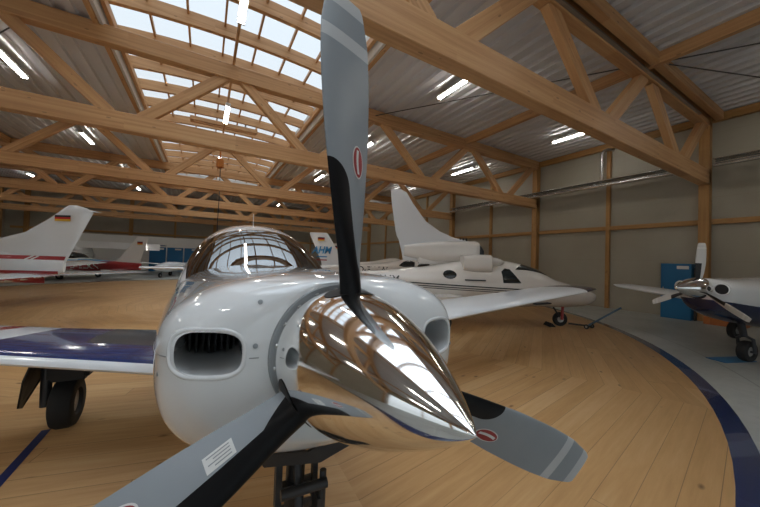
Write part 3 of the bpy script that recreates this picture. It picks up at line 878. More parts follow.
bm.faces.new(q0); bm.faces.new(q1[::-1])
for k in range(7): bm.faces.new((q0[k], q1[k], q1[(k+1) % 7], q0[(k+1) % 7]))
link('nose_gear_door', bm, M['gear'], main)

# spinner and propeller ------------------------------------
PT, PP, PB = -.078, .093, -.024
HUBP = Vector((.334, .700, 1.314))
wA = Vector((-math.sin(PT)*math.cos(PP), math.cos(PT)*math.cos(PP), -math.sin(PP))); wW = Vector((math.cos(PT), math.sin(PT), 0)); wU = wW.cross(wA)
PM = Matrix((wW, wA, wU)).transposed().to_4x4(); PM.translation = HUBP      # prop frame (x=left, y=aft, z=up) -> world
prop = MI @ PM                                                           # -> aircraft local
RS, LS, AB = .180, .537, .098
def spin_r(a):
    x = max(0., min(1., (a+LS-AB)/LS))          # 0 at tip, 1 at base
    return RS*max(0., math.sin(PI/2*min(1, x*.995)))**.86
prof = [(AB, RS-.004), (AB-.003, RS)]
for i in range(70):
    x = 1-(i+1)/70.
    a = AB-LS+LS*x**1.35
    prof.append((a, spin_r(a)))
prof[-1] = (AB-LS-.001, 0)
bm = bmesh.new(); lathe(bm, prof, 'Y', 96, 0, prop)
spn = link('spinner', bm, M['chrome'], main, smooth=True, sharp=50); spn['label'] = 'polished mirror metal spinner cone'
bm = bmesh.new(); lathe(bm, [(AB+.002, RS-.02), (AB+.002, RS+.009), (AB+.008, RS+.012), (AB+.03, RS+.012), (AB+.06, RS+.01)], 'Y', 96, 0, prop)
link('spinner_bulkhead', bm, M['rim'], main, smooth=True, sharp=50)
bm = bmesh.new()
for k in range(20):
    t = 2*PI*(k+.35)/20; a = AB-.022; r = spin_r(a)
    nrm = Vector((math.cos(t), 0, math.sin(t)))
    q = prop @ (Matrix.Translation((r*math.cos(t), a, r*math.sin(t))) @ nrm.to_track_quat('Z', 'Y').to_matrix().to_4x4())
    lathe(bm, [(-.001, .0055), (.0018, .0055), (.0022, .003), (.0012, 0)], 'Z', 12, 0, q)
o = link('spinner_screw', bm, M['metal'], spn); o['kind'] = 'stuff'

BL = [(.13, .092, 44, .80), (.19, .098, 43, .66), (.26, .112, 41, .46), (.34, .132, 37, .30), (.45, .152, 32, .19), (.6, .172, 27, .125), (.75, .178, 23, .095), (.88, .168, 20, .08), (.93, .150, 18.5, .07), (.985, .128, 18, .07), (1.003, .108, 18, .07)]
def blade_mat():
    m, nt, b = new_mat('propeller_blade_paint'); N = NB(nt)
    u = N.n('ShaderNodeUVMap'); u.uv_map = 'blade'; sp = N.n('ShaderNodeSeparateXYZ'); nt.links.new(u.outputs[0], sp.inputs[0])
    x, r = sp.outputs[0], sp.outputs[1]
    l1 = N.m('ADD', .40, N.m('MULTIPLY', N.m('MAXIMUM', N.m('SUBTRACT', .24, r), 0.), 5.))
    cap = N.m('MULTIPLY', .40, N.m('SQRT', N.m('MAXIMUM', N.m('SUBTRACT', 1., N.m('POWER', N.m('DIVIDE', N.m('MAXIMUM', N.m('SUBTRACT', r, .44), 0.), .07), 2.)), 0.)))
    low = N.m('LESS_THAN', r, .44)
    lim = N.m('ADD', N.m('MULTIPLY', low, l1), N.m('MULTIPLY', N.m('SUBTRACT', 1., low), cap))
    boot = N.m('LESS_THAN', x, lim)
    st = N.m('MAXIMUM', N.m('MULTIPLY', N.m('GREATER_THAN', r, .846), N.m('LESS_THAN', r, .886)), N.m('GREATER_THAN', r, .962))
    o, ox, oy, oz = N.obj()
    g = N.ramp(N.noise(o, 7., 4), [(.3, (.255, .282, .302)), (.7, (.28, .305, .325))])
    c = N.mix(st, g, (.52, .53, .535)); c = N.mix(boot, c, (.005, .005, .006))
    nt.links.new(c, b.inputs['Base Color']); b.inputs['Roughness'].default_value = .38
    nt.links.new(N.m('SUBTRACT', .5, N.m('MULTIPLY', boot, .32)), b.inputs['Specular IOR Level'])
    return m
M['blade'] = blade_mat()
def blade(k):
    ang = PB+k*2*PI/3
    Rd = Vector((math.sin(ang), 0, math.cos(ang))); Tn = Vector((-math.cos(ang), 0, math.sin(ang)))   # Tn: direction of motion (towards the right wing at the top)
    Fw = Vector((0, -1, 0))
    rs = [.13+.025*i for i in range(36) if .13+.025*i < .98]+[.985, .991, .996, 1.0, 1.003]
    n = 40; rings = []; xs_ = []
    for r in rs:
        c, bt, th = spl(BL, r); bt = math.radians(bt)
        ch = Tn*math.cos(bt)+Fw*math.sin(bt); nr = Fw*math.cos(bt)-Tn*math.sin(bt)
        ring = []
        for j in range(n):
            t = 2*PI*j/n; x = .5*(1-math.cos(t))
            yt = 5*th*(.2969*math.sqrt(max(x, 0))-.126*x-.3516*x*x+.2843*x**3-.1036*x**4)
            y = yt*(1.0 if t < PI else -.45)
            ring.append(prop @ (Rd*r+ch*(c*(.50-x))+nr*(c*y)))
        rings.append(ring)
    xs_ = [.5*(1-math.cos(2*PI*j/n)) for j in range(n)]
    bm = bmesh.new(); uv = bm.loops.layers.uv.new('blade')
    V = [[bm.verts.new(p) for p in rg] for rg in rings]
    for i in range(len(V)-1):
        for j in range(n):
            k2 = (j+1) % n
            f = bm.faces.new((V[i][j], V[i][k2], V[i+1][k2], V[i+1][j]))
            q = ((xs_[j], rs[i]), (xs_[k2], rs[i]), (xs_[k2], rs[i+1]), (xs_[j], rs[i+1]))
            for lp in f.loops:
                for vv, uvv in zip((V[i][j], V[i][k2], V[i+1][k2], V[i+1][j]), q):
                    if lp.vert == vv: lp[uv].uv = uvv
    for f, r in ((bm.faces.new(V[0]), rs[0]), (bm.faces.new(V[-1][::-1]), rs[-1])):
        for lp in f.loops: lp[uv].uv = (1., r)
    b = link('propeller_blade', bm, M['blade'], main, smooth=True, sharp=60)
    bv = bvh_of(b)
    # oval maker's badge on the front face
    c, bt, th = spl(BL, .55); bt = math.radians(bt)
    ch = Tn*math.cos(bt)+Fw*math.sin(bt); nr = Fw*math.cos(bt)-Tn*math.sin(bt)
    for (hw, hl, mt, off, nm) in ((.025, .047, M['label'], .0012, 'badge_border'), (.0215, .043, M['red_badge'], .0020, 'badge')):
        bm = bmesh.new(); vs = []
        for j in range(32):
            t = 2*PI*j/32
            vs.append(bm.verts.new(prop @ (Rd*(.525+hl*math.sin(t))+ch*(-.030+hw*math.cos(t))+nr*.2)))
        bm.faces.new(vs); bmesh.ops.triangulate(bm, faces=bm.faces[:])
        bmesh.ops.subdivide_edges(bm, edges=bm.edges[:], cuts=1)
        d = (prop.to_3x3() @ -nr)
        for v in bm.verts:
            h = bv.ray_cast(v.co, d)
            if h[0] is not None: v.co = h[0]-d*off
        link(nm, bm, mt, b)
    bm = bmesh.new()
    grid_strip(bm, lambda i, j: prop @ (Rd*(.525+.034*(2*i-1))+ch*(-.030+.005*(2*j-1)+.004*math.sin(3*i))+nr*.2), 10, 2)
    d = (prop.to_3x3() @ -nr)
    for v in bm.verts:
        h = bv.ray_cast(v.co, d)
        if h[0] is not None: v.co = h[0]-d*.0028
    link('badge_band', bm, M['label'], b)
    # cuff opening in the spinner
    bm = bmesh.new(); vs = []
    cen = None
    def sp(a, t, off): r = spin_r(a)+off; return prop @ Vector((r*math.sin(t), a, r*math.cos(t)))
    ring = []
    for q in (1., .66, .33):
        ring.append([bm.verts.new(sp(.062*q*math.sin(2*PI*j/36)*.80+.004, ang+.40*q*math.cos(2*PI*j/36), .0015)) for j in range(36)])
    c0 = bm.verts.new(sp(.005, ang, .0015))
    for A, B in zip(ring, ring[1:]):
        for j in range(36): bm.faces.new((A[j], A[(j+1) % 36], B[(j+1) % 36], B[j]))
    for j in range(36): bm.faces.new((ring[-1][j], ring[-1][(j+1) % 36], c0))
    link('blade_opening', bm, M['black'], spn, smooth=True)
    return b, bv, ang, Rd, Tn
M['red_badge'] = simple('badge_red', (.33, .03, .03), .5)
bl = [blade(k) for k in range(3)]
# paper data label on the lower left blade
b, bv, ang, Rd, Tn = bl[2]
c, bt, th = spl(BL, .345); bt = math.radians(bt); Fw = Vector((0, -1, 0))
ch = Tn*math.cos(bt)+Fw*math.sin(bt); nr = Fw*math.cos(bt)-Tn*math.sin(bt); d = prop.to_3x3() @ -nr
for nm, r0, r1, x0, x1, mt, off in [('data_label', .30, .362, -.026, .008, 'label', .0012)]+[('label_print', .307, .355-.012*(q % 2), -.021+.007*q, -.0185+.007*q, 'rim', .0022) for q in range(4)]:
    bm = bmesh.new(); grid_strip(bm, lambda i, j: prop @ (Rd*(r0+(r1-r0)*i)+ch*(x0+(x1-x0)*j)+nr*.2), 6, 4)
    for v in bm.verts:
        h = bv.ray_cast(v.co, d)
        if h[0] is not None: v.co = h[0]-d*off
    link(nm, bm, M[mt], b)

# ------------------------------------------------------------------ generic aircraft pieces
def local_loft(name, rows, mat, parent, e=2.3, n=48, dense=5, cap=True, axis_c=None):
    """rows: (y, w, top, bot, centre z)"""
    bm = bmesh.new(); rings = []
    ys_ = []
    for a, b in zip(rows, rows[1:]):
        for i in range(dense): ys_.append(a[0]+(b[0]-a[0])*i/dense)
    ys_.append(rows[-1][0])
    for y in ys_:
        w, t, bt, cz = spl(rows, y)
        rings.append([Vector((s, y, u)) for s, u in sect(w, t, bt, n, e, cz)])
    loft(bm, rings, cap, cap)
    return link(name, bm, mat, parent, smooth=True, sharp=60)
def side_patch(name, outline, host, mat, parent, side, off=.006, nu=None):
    """polygon (y, z) draped on the host's side surface (side = sign of x)"""
    bm = bmesh.new()
    vs = [bm.verts.new((side*3., y, z)) for y, z in outline]
    bm.faces.new(vs); bmesh.ops.triangulate(bm, faces=bm.faces[:])
    for _ in range(2): bmesh.ops.subdivide_edges(bm, edges=bm.edges[:], cuts=1, use_grid_fill=True)
    bv = bvh_of(host)
    for v in bm.verts:
        h = bv.ray_cast(v.co, Vector((-side, 0, 0)))
        if h[0] is not None: v.co = h[0]+Vector((side*off, 0, 0))
        else: v.co.x = side*.3
    return link(name, bm, mat, parent, smooth=True)
def side_strip(name, y0, y1, zf, h, host, mat, parent, side, off=.006, n=40):
    bm = bmesh.new(); bv = bvh_of(host)
    grid_strip(bm, lambda i, j: Vector((side*3., y0+(y1-y0)*i, zf(y0+(y1-y0)*i)+h*(j-.5))), n, 3)
    for v in bm.verts:
        q = bv.ray_cast(v.co, Vector((-side, 0, 0)))
        if q[0] is not None: v.co = q[0]+Vector((side*off, 0, 0))
    return link(name, bm, mat, parent, smooth=True)
def side_text(name, body, size, y, z, host, mat, parent, side, off=.008, flip=False, slope=0.):
    """text on a side; side=-1 is the aircraft's right side. reads forward (towards -y) on the right side."""
    me = text_mesh(body, size, bold_off=size*.018)
    bm = bmesh.new(); bm.from_mesh(me); bpy.data.meshes.remove(me)
    bv = bvh_of(host)
    sg = -1 if side < 0 else 1
    for v in bm.verts:
        tx, ty = v.co.x, v.co.y
        p = Vector((side*3., y+sg*tx, z+ty+slope*tx))
        h = bv.ray_cast(p, Vector((-side, 0, 0)))
        v.co = h[0]+Vector((side*off, 0, 0)) if h[0] is not None else Vector((side*.3, p.y, p.z))
    return link(name, bm, mat, parent)
def flag(parent, y0, y1, z0, z1, x, side):
    for k, mt in enumerate(('black', 'pureRed', 'gold')):
        zz1 = z1-(z1-z0)*k/3; zz0 = z1-(z1-z0)*(k+1)/3
        bm = bmesh.new(); add_box(bm, (x-.004, y0, zz0), (x+.004, y1, zz1)); link('flag_stripe', bm, M[mt], parent)

# ------------------------------------------------------------------ white twin in the middle
tw = tag(empty('twin_aircraft', (8.87, 4.0, 0), math.radians(60)), 'cream white twin aircraft with black cheat lines and swept fin behind the left wing', 'aircraft')
fus = local_loft('fuselage', [(.02, .04, .03, .04, .80), (.12, .17, .10, .14, .80), (.35, .32, .16, .24, .80), (.75, .45, .27, .30, .82), (1.2, .55, .36, .36, .86), (1.7, .62, .56, .42, .92),
     (2.15, .66, .66, .46, .94), (2.6, .68, .71, .47, .95), (3.6, .68, .66, .46, .96), (4.3, .64, .50, .42, .98), (5.1, .54, .36, .36, 1.0), (6.0, .42, .26, .28, 1.02), (7.0, .30, .2, .2, 1.03), (8.6, .1, .12, .08, 1.05)], M['cream'], tw)
for sd in (-1, 1):
    side_patch('cockpit_window', [(2.70, 1.11), (2.72, 1.38), (2.62, 1.46), (2.50, 1.44), (2.26, 1.12)], fus, M['darkglass'], tw, sd)
    side_patch('cabin_window', [(4.10+.16*math.cos(t*PI/8)-.13, 1.27+.105*math.sin(t*PI/8)) for t in range(16)], fus, M['darkglass'], tw, sd)
# windscreen wraps the front
bm = bmesh.new(); bvf = bvh_of(fus)
grid_strip(bm, lambda i, j: Vector(((j-.5)*2*(.40+.12*i), 1.22+.80*i+.34*abs(2*j-1)**2, 3.)), 12, 24)
for v in bm.verts:
    h = bvf.ray_cast(v.co, Vector((0, 0, -1)))
    if h[0] is not None: v.co = h[0]+Vector((0, -.004, .008))
link('windscreen', bm, M['darkglass'], tw, smooth=True)
for k, (zo, hh) in enumerate(((.0, .028), (-.055, .022), (-.10, .016))):
    side_strip('cheat_line', 1.75 if k < 2 else 2.5, 5.05+.1*k, lambda y, zo=zo: .985+.03*(y-2.8)-.0*y+zo, hh, fus, M['boot'], tw, -1)
side_text('registration', 'D-IAUM', .26, 6.07, 1.02, fus, M['boot'], tw, -1)
# engine nacelles, near one carries the swept fin
ND = [(3.10, .20, .22, .24, 1.88), (3.2, .225, .25, .29, 1.88), (3.5, .24, .25, .31, 1.87), (4.1, .22, .24, .30, 1.86), (4.6, .15, .2, .22, 1.84), (5.02, .05, .15, .12, 1.82)]
na = local_loft('engine_nacelle', ND, M['cream'], tw, e=3.2)
na.location.y = .03; na['label'] = 'boxy near nacelle under the swept fin with dark front intake'
local_loft('intake', [(2.98, .17, .08, .22, 1.84), (3.04, .19, .15, .24, 1.86), (3.11, .20, .215, .24, 1.88)], M['gear'], na, e=3.2)
bm = bmesh.new()
wing(bm, [((0, 4.1, 1.58), (0, .97, 0), .06, (1, 0, 0)), ((0, 3.6, 1.80), (0, 1.51, 0), .05, (1, 0, 0)), ((0, 3.16, 1.98), (0, 2.0, 0), .05, (1, 0, 0)), ((0, 3.3, 2.12), (0, 1.90, 0), .055, (1, 0, 0)), ((0, 3.75, 2.21), (0, 1.50, 0), .06, (1, 0, 0)), ((0, 4.12, 2.36), (0, 1.17, 0), .07, (1, 0, 0)), ((0, 4.5, 2.62), (0, .83, 0), .09, (1, 0, 0)), ((0, 4.85, 3.08), (0, .56, 0), .11, (1, 0, 0)), ((0, 5.02, 3.36), (0, .42, 0), .11, (1, 0, 0)), ((0, 5.15, 3.43), (0, .30, 0), .09, (1, 0, 0))])
link('fin', bm, M['palewing'], tw, smooth=True, sharp=40)
bm = bmesh.new()
for yy in (3.42, 3.50, 3.58): add_box(bm, (-.02, yy-.02, 2.12), (.02, yy+.03, 2.20))
link('fin_antenna', bm, M['gear'], tw)
bm = bmesh.new(); add_box(bm, (-.12, 3.4, 1.5), (.12, 4.7, 1.72)); bmesh.ops.bevel(bm, geom=bm.edges[:], offset=.04, segments=2, affect='EDGES'); link('nacelle_pylon', bm, M['cream'], tw)
n2 = local_loft('engine_nacelle', [(2.80, .20, .20, .22, 1.56), (2.84, .23, .22, .24, 1.56), (3.1, .24, .22, .24, 1.56), (3.5, .2, .18, .2, 1.56)], M['cream'], tw, e=3.4); n2.location = (-.42, .14, 0)
bm = bmesh.new(); lathe(bm, [(2.82, .12), (2.74, .12), (2.66, .112), (2.56, .085), (2.48, .045), (2.44, 0)], 'Y', 32, 0, Matrix.Translation((-.42, .14, 1.60)))
link('nacelle_spinner', bm, M['cream'], tw, smooth=True, sharp=50)
box('exhaust_slot', (-.69, 3.12, 1.14), (-.62, 3.62, 1.17), M['gear'], tw, bev=.008)
# its wings (low, mostly behind the front aircraft's wing)
for sg in (-1, 1):
    bm = bmesh.new(); wing(bm, subdiv_secs([((sg*.4, 3.5, .72), (0, 1.5, 0), .13, UP), ((sg*2.6, 3.8, .85), (0, 1.1, 0), .12, UP)], 3)) if sg > 0 else wing(bm, subdiv_secs([((-.4, 3.6, .72), (0, 1.3, 0), .13, UP), ((-1.3, 3.75, .74), (0, 1.1, 0), .12, UP)], 2))
    link('wing', bm, M['cream'], tw, smooth=True, sharp=50)
    bm = bmesh.new(); wheel(bm, (sg*1.0, 4.2, .2), .2, .14, (1, 0, 0)); link('main_wheel', bm, [M['rubber'], M['hub']], tw, smooth=True, sharp=40)
    tube('gear_leg', [(sg*.92, 4.2, .2), (sg*.85, 4.2, .8)], .035, M['gear'], tw)
bm = bmesh.new(); wheel(bm, (0, .93, .18), .18, .12, (1, 0, 0)); link('nose_wheel', bm, [M['rubber'], M['hub']], tw, smooth=True, sharp=40)
tube('nose_gear_leg', [(-.09, .93, .18), (-.09, .91, .62)], .035, M['red'], tw)['label'] = 'red nose gear leg'
tube('nose_gear_link', [(-.09, 1.23, .60), (-.09, .99, .25)], .02, M['gear'], tw)
for sg in (-1, 1):
    bm = bmesh.new(); wing(bm, [((sg*.15, 7.6, 1.3), (0, .9, 0), .1, UP), ((sg*1.9, 7.9, 1.35), (0, .6, 0), .1, UP)]); link('tailplane', bm, M['cream'], tw, smooth=True, sharp=40)
# chock and tow bar by its nose wheel
ck = tag(empty('wheel_chock', (8.065, 4.465, 0), math.radians(60)), 'black wheel chock behind the nose wheel of the white twin', 'chock')
bm = bmesh.new(); y = .20
v = [bm.verts.new(p) for p in ((-.18, y, 0), (.14, y, 0), (.14, y+.16, 0), (-.18, y+.16, 0), (-.18, y+.09, .09), (.14, y+.09, .09))]
for q in ((0,3,2,1), (0,1,5,4), (2,3,4,5), (0,4,3), (1,2,5)): bm.faces.new([v[i] for i in q])
link('block', bm, M['rubber'], ck)
tbar = tag(empty('tow_bar', (8.27, 4.36, 0)), 'low tow bar with small wheels and raised blue grey handle ahead of the white twin', 'tow bar')
tube('bar', [(0, 0, .07), (.20, -.40, .07)], .022, M['gear'], tbar)
bm = bmesh.new(); add_tube(bm, [(.07, -.40, .06), (.33, -.40, .06)], .02); wheel(bm, (.07, -.40, .06), .06, .04, (1, 0, 0)); wheel(bm, (.33, -.40, .06), .06, .04, (1, 0, 0)); link('bar_wheels', bm, [M['rubber'], M['hub']], tbar, smooth=True, sharp=40)
M['tealbar'] = simple('blue_grey_bar', (.07, .15, .24), .4)
tube('handle', [(.22, -.38, .08), (1.67, -.49, .46)], .025, M['tealbar'], tbar)

# ------------------------------------------------------------------ D-ELVW behind it
ev = tag(empty('tail_dragger', (9, 11, 0), math.radians(60)), 'white light aircraft with blue lettered fin standing behind the front aircraft cabin', 'aircraft')
ev.name = 'light_aircraft'
ef = local_loft('fuselage', [(-2.9, .10, .1, .1, 1.15), (-2.5, .35, .25, .3, 1.15), (-1.2, .50, .36, .42, 1.17), (-.4, .55, .46, .46, 1.2), (.2, .56, .56, .48, 1.2), (1.2, .52, .45, .44, 1.17), (2.2, .42, .30, .36, 1.13), (3.4, .28, .22, .26, 1.1), (4.6, .16, .17, .18, 1.09), (5.3, .05, .1, .1, 1.1)], M['cream'], ev)
for sd in (-1,):
    side_patch('cabin_window', [(.72, 1.30), (.70, 1.50), (.95, 1.60), (1.2, 1.52), (1.42, 1.34), (1.2, 1.27)], ef, M['darkglass'], ev, sd)
    side_patch('cabin_window', [(.05, 1.28), (.05, 1.52), (.5, 1.58), (.6, 1.28)], ef, M['darkglass'], ev, sd)
side_text('registration', 'D-ELVW', .36, 3.25, 1.0, ef, M['boot'], ev, -1)
bm = bmesh.new(); wing(bm, [((0, 3.6, 1.18), (0, 1.35, 0), .06, (1, 0, 0)), ((0, 3.95, 1.42), (0, 1.05, 0), .07, (1, 0, 0)), ((0, 4.72, 2.70), (0, .86, 0), .08, (1, 0, 0)), ((0, 4.8, 2.74), (0, .74, 0), .06, (1, 0, 0))])
efin = link('fin', bm, M['white'], ev, smooth=True, sharp=40)
flag(efin, 4.86, 5.18, 2.36, 2.52, -.05, -1)
# blue letters on the fin, drawn as strokes
bm = bmesh.new(); me = text_mesh('AHM', .46, bold_off=.012); bm.from_mesh(me); bpy.data.meshes.remove(me)
for v in bm.verts: v.co = Vector((-.062, 5.42-v.co.x*.86-v.co.y*.25, 1.78+v.co.y))
link('fin_lettering', bm, M['logoblue'], efin)
for z in (1.60, 1.45):
    bm = bmesh.new(); add_box(bm, (-.062, 4.72, z), (-.056, 5.20, z+.05)); link('fin_caption', bm, M['logoblue'] if z > 1.5 else M['red'], efin)
for sg in (-1, 1):
    bm = bmesh.new(); wing(bm, [((sg*.3, -.6, .85), (0, 1.6, 0), .13, UP), ((sg*2.2, -.5, 1.0), (0, 1.3, 0), .12, UP)]); link('wing', bm, M['white'], ev, smooth=True, sharp=40)
    bm = bmesh.new(); wing(bm, [((sg*.05, 4.5, 1.1), (0, .8, 0), .1, UP), ((sg*1.6, 4.6, 1.1), (0, .7, 0), .1, UP)]); link('tailplane', bm, M['white'], ev, smooth=True, sharp=40)
    bm = bmesh.new(); wheel(bm, (sg*1.2, .4, .2), .2, .14, (1, 0, 0)); link('main_wheel', bm, [M['rubber'], M['hub']], ev, smooth=True, sharp=40)
    tube('gear_leg', [(sg*1.13, .4, .2), (sg*1.0, .4, .9)], .035, M['gear'], ev)
bm = bmesh.new(); wheel(bm, (0, -1.9, .18), .18, .12, (1, 0, 0)); link('nose_wheel', bm, [M['rubber'], M['hub']], ev, smooth=True, sharp=40)
tube('nose_gear_leg', [(-.08, -1.9, .18), (-.05, -1.9, .85)], .03, M['gear'], ev)
# another fin beyond it
ex = tag(empty('parked_aircraft', (7.1, 16.4, 0), math.radians(60)), 'distant pale aircraft with a small flag on its fin, half hidden behind the lettered fin', 'aircraft')
exf = local_loft('fuselage', [(-4.1, .1, .1, .1, 1.1), (-3.7, .45, .35, .4, 1.1), (-2.9, .55, .55, .5, 1.15), (-1.5, .4, .35, .35, 1.1), (1.0, .1, .15, .12, 1.15)], M['cream'], ex)
bm = bmesh.new(); wing(bm, [((0, -.4, 1.2), (0, 1.4, 0), .07, (1, 0, 0)), ((0, .35, 2.45), (0, .8, 0), .07, (1, 0, 0))]); q = link('fin', bm, M['cream'], ex, smooth=True, sharp=40)
flag(q, .45, .8, 2.1, 2.3, -.045, -1)
for sg in (-1, 1):
    bm = bmesh.new(); wing(bm, [((sg*.3, -3.6, .8), (0, 1.5, 0), .13, UP), ((sg*(4.0 if sg > 0 else 1.6), -3.5, 1.03), (0, 1.2, 0), .12, UP)]); link('wing', bm, M['cream'], ex, smooth=True, sharp=40)
    bm = bmesh.new(); wheel(bm, (sg*1.2, -2.9, .2), .2, .14, (1, 0, 0)); link('main_wheel', bm, [M['rubber'], M['hub']], ex, smooth=True, sharp=40)
    tube('gear_leg', [(sg*1.13, -2.9, .2), (sg*1.0, -2.9, .85)], .03, M['gear'], ex)
bm = bmesh.new(); wheel(bm, (0, -3.75, .18), .18, .12, (1, 0, 0)); link('nose_wheel', bm, [M['rubber'], M['hub']], ex, smooth=True, sharp=40)
tube('nose_gear_leg', [(-.08, -3.75, .18), (-.05, -3.75, .85)], .03, M['gear'], ex)

# ------------------------------------------------------------------ blue and white aircraft at the right
HR = (7.189, 1.725)
rp = tag(empty('turboprop_aircraft', (HR[0], HR[1], 0), math.radians(-107.3)), 'white aircraft with navy belly and silver spinner at the right edge', 'aircraft')
def hull_mat():
    m, nt, b = new_mat('white_over_navy_paint'); N = NB(nt)
    o, x, y, z = N.obj()
    lim = N.m('SUBTRACT', N.m('SUBTRACT', 1.10, N.m('MULTIPLY', y, .085)), N.m('MULTIPLY', N.m('SINE', N.m('MULTIPLY', y, 2.2)), .03))
    c = N.mix(N.m('LESS_THAN', z, lim), (.72, .73, .73), (.010, .018, .06))
    nt.links.new(c, b.inputs['Base Color']); b.inputs['Roughness'].default_value = .22; b.inputs['Coat Weight'].default_value = .6
    return m
rb = local_loft('fuselage', [(.06, .17, .15, .17, 1.27), (.10, .30, .17, .33, 1.27), (.2, .38, .18, .42, 1.26), (.6, .45, .20, .52, 1.24), (1.4, .55, .25, .62, 1.22), (2.4, .64, .34, .72, 1.2), (3.2, .67, .72, .75, 1.2), (4.0, .66, .75, .7, 1.2), (5.0, .4, .5, .4, 1.3), (5.7, .1, .3, .1, 1.45)], hull_mat(), rp, n=64)
bm = bmesh.new(); lathe(bm, [(.08, .175), (.04, .18), (-.04, .172), (-.14, .150), (-.26, .112), (-.38, .065), (-.46, .028), (-.50, 0)], 'Y', 40, 0, Matrix.Translation((0, 0, 1.27)))
link('spinner', bm, M['chrome'], rp, smooth=True, sharp=50)
for cx_, cz_ in ((-.27, 1.275), (.27, 1.275)):
    bv = bvh_of(rb); h = bv.ray_cast(Vector((cx_, -3, cz_)), Vector((0, 1, 0)))
    yy = h[0].y if h[0] else .12
    nn = h[1] if h[0] else Vector((0, -1, 0)); nn = nn if nn.y < 0 else -nn
    q = (nn*.6+Vector((0, -1, 0))*.4).normalized().to_track_quat('Z', 'Y').to_matrix().to_4x4(); q.translation = Vector((cx_, yy, cz_))
    bm = bmesh.new(); lathe(bm, [(.0, .100), (.03, .10), (.035, .085), (.012, .078), (.010, 0)], 'Z', 36, 0, q)
    for f in bm.faces:
        if (f.calc_center_median()-q.translation).length < .08: f.material_index = 1
    link('air_intake', bm, [M['white'], M['black']], rp, smooth=True, sharp=40)
BR = [(.12, .07, 55, .4), (.25, .105, 42, .2), (.45, .125, 30, .13), (.62, .115, 24, .10), (.72, .10, 21, .09), (.76, .075, 20, .08)]
def small_blade(k):
    ang = .06+k*2*PI/3
    Rd = Vector((math.sin(ang), 0, math.cos(ang))); Tn = Vector((-math.cos(ang), 0, math.sin(ang))); Fw = Vector((0, -1, 0))
    rs = [.12+.03*i for i in range(18)]+[.66, .675, .69, .705, .72, .74, .76]; n = 24
    bm = bmesh.new(); V = []; X = []
    for r in rs:
        c, bt, th = spl(BR, r); bt = math.radians(bt); ch = Tn*math.cos(bt)+Fw*math.sin(bt); nr = Fw*math.cos(bt)-Tn*math.sin(bt)
        row = []; xr = []
        for j in range(n):
            t = 2*PI*j/n; x = .5*(1-math.cos(t)); yt = 5*th*(.2969*math.sqrt(x)-.126*x-.3516*x*x+.2843*x**3-.1036*x**4)
            row.append(bm.verts.new(Rd*r+ch*(c*(.42-x))+nr*(c*yt*(1 if t < PI else -.5))+Vector((0, .01, 1.27)))); xr.append(x)
        V.append(row); X.append(xr)
    for i in range(len(V)-1):
        for j in range(n):
            f = bm.faces.new((V[i][j], V[i][(j+1) % n], V[i+1][(j+1) % n], V[i+1][j])); r = (rs[i]+rs[i+1])/2
            f.material_index = 1 if (r < .42 and X[i][j] < .6) else (2 if (.66 < r < .69 or r > .72) else 0)
    bm.faces.new(V[0]); bm.faces.new(V[-1][::-1])
    link('propeller_blade', bm, [M['pale_blade'], M['boot'], M['label']], rp, smooth=True, sharp=60)
for k in range(3): small_blade(k)
bm = bmesh.new(); wheel(bm, (.02, 1.16, .18), .18, .14, (1, 0, 0)); link('nose_wheel', bm, [M['rubber'], M['hub']], rp, smooth=True, sharp=40)
bm = bmesh.new(); add_tube(bm, [(-.08, 1.16, .18), (-.08, 1.12, .40), (.02, 1.08, .46)], .025); add_tube(bm, [(.12, 1.16, .18), (.12, 1.12, .40), (.02, 1.08, .46)], .025); add_tube(bm, [(.02, 1.08, .44), (.0, .98, .9)], .05, 14); add_tube(bm, [(-.10, 1.16, .18), (.14, 1.16, .18)], .02)
link('nose_gear_leg', bm, M['gear'], rp, smooth=True, sharp=40)
for sg in (-1, 1):
    bm = bmesh.new()
    wing(bm, subdiv_secs([((sg*.4, 1.75, .88), (0, 1.7, 0), .13, UP), ((sg*3.0, 2.0, 1.05), (0, 1.1, 0), .12, UP), ((sg*3.3, 2.25, 1.07), (0, .7, 0), .06, UP)], 4)); link('wing', bm, M['palewing'], rp, smooth=True, sharp=50)
    bm = bmesh.new(); wheel(bm, (sg*1.3, 3.4, .2), .2, .14, (1, 0, 0)); link('main_wheel', bm, [M['rubber'], M['hub']], rp, smooth=True, sharp=40)
    tube('gear_leg', [(sg*1.22, 3.4, .2), (sg*1.2, 3.4, .92)], .035, M['gear'], rp)
bm = bmesh.new(); wing(bm, [((0, 4.6, 1.6), (0, 1.2, 0), .07, (1, 0, 0)), ((0, 5.1, 2.9), (0, .7, 0), .07, (1, 0, 0))]); link('fin', bm, M['white'], rp, smooth=True, sharp=40)
pad = tag(empty('wheel_mat', (8.22, 1.52, -.012), math.radians(-20)), 'flat blue pad on the concrete by the nose wheel of the right aircraft', 'pad')
bm = bmesh.new(); add_box(bm, (-.38, -.14, 0), (.34, .14, .0118)); bmesh.ops.bevel(bm, geom=bm.edges[:], offset=.004, segments=2, affect='EDGES'); link('pad', bm, M['blue'], pad)

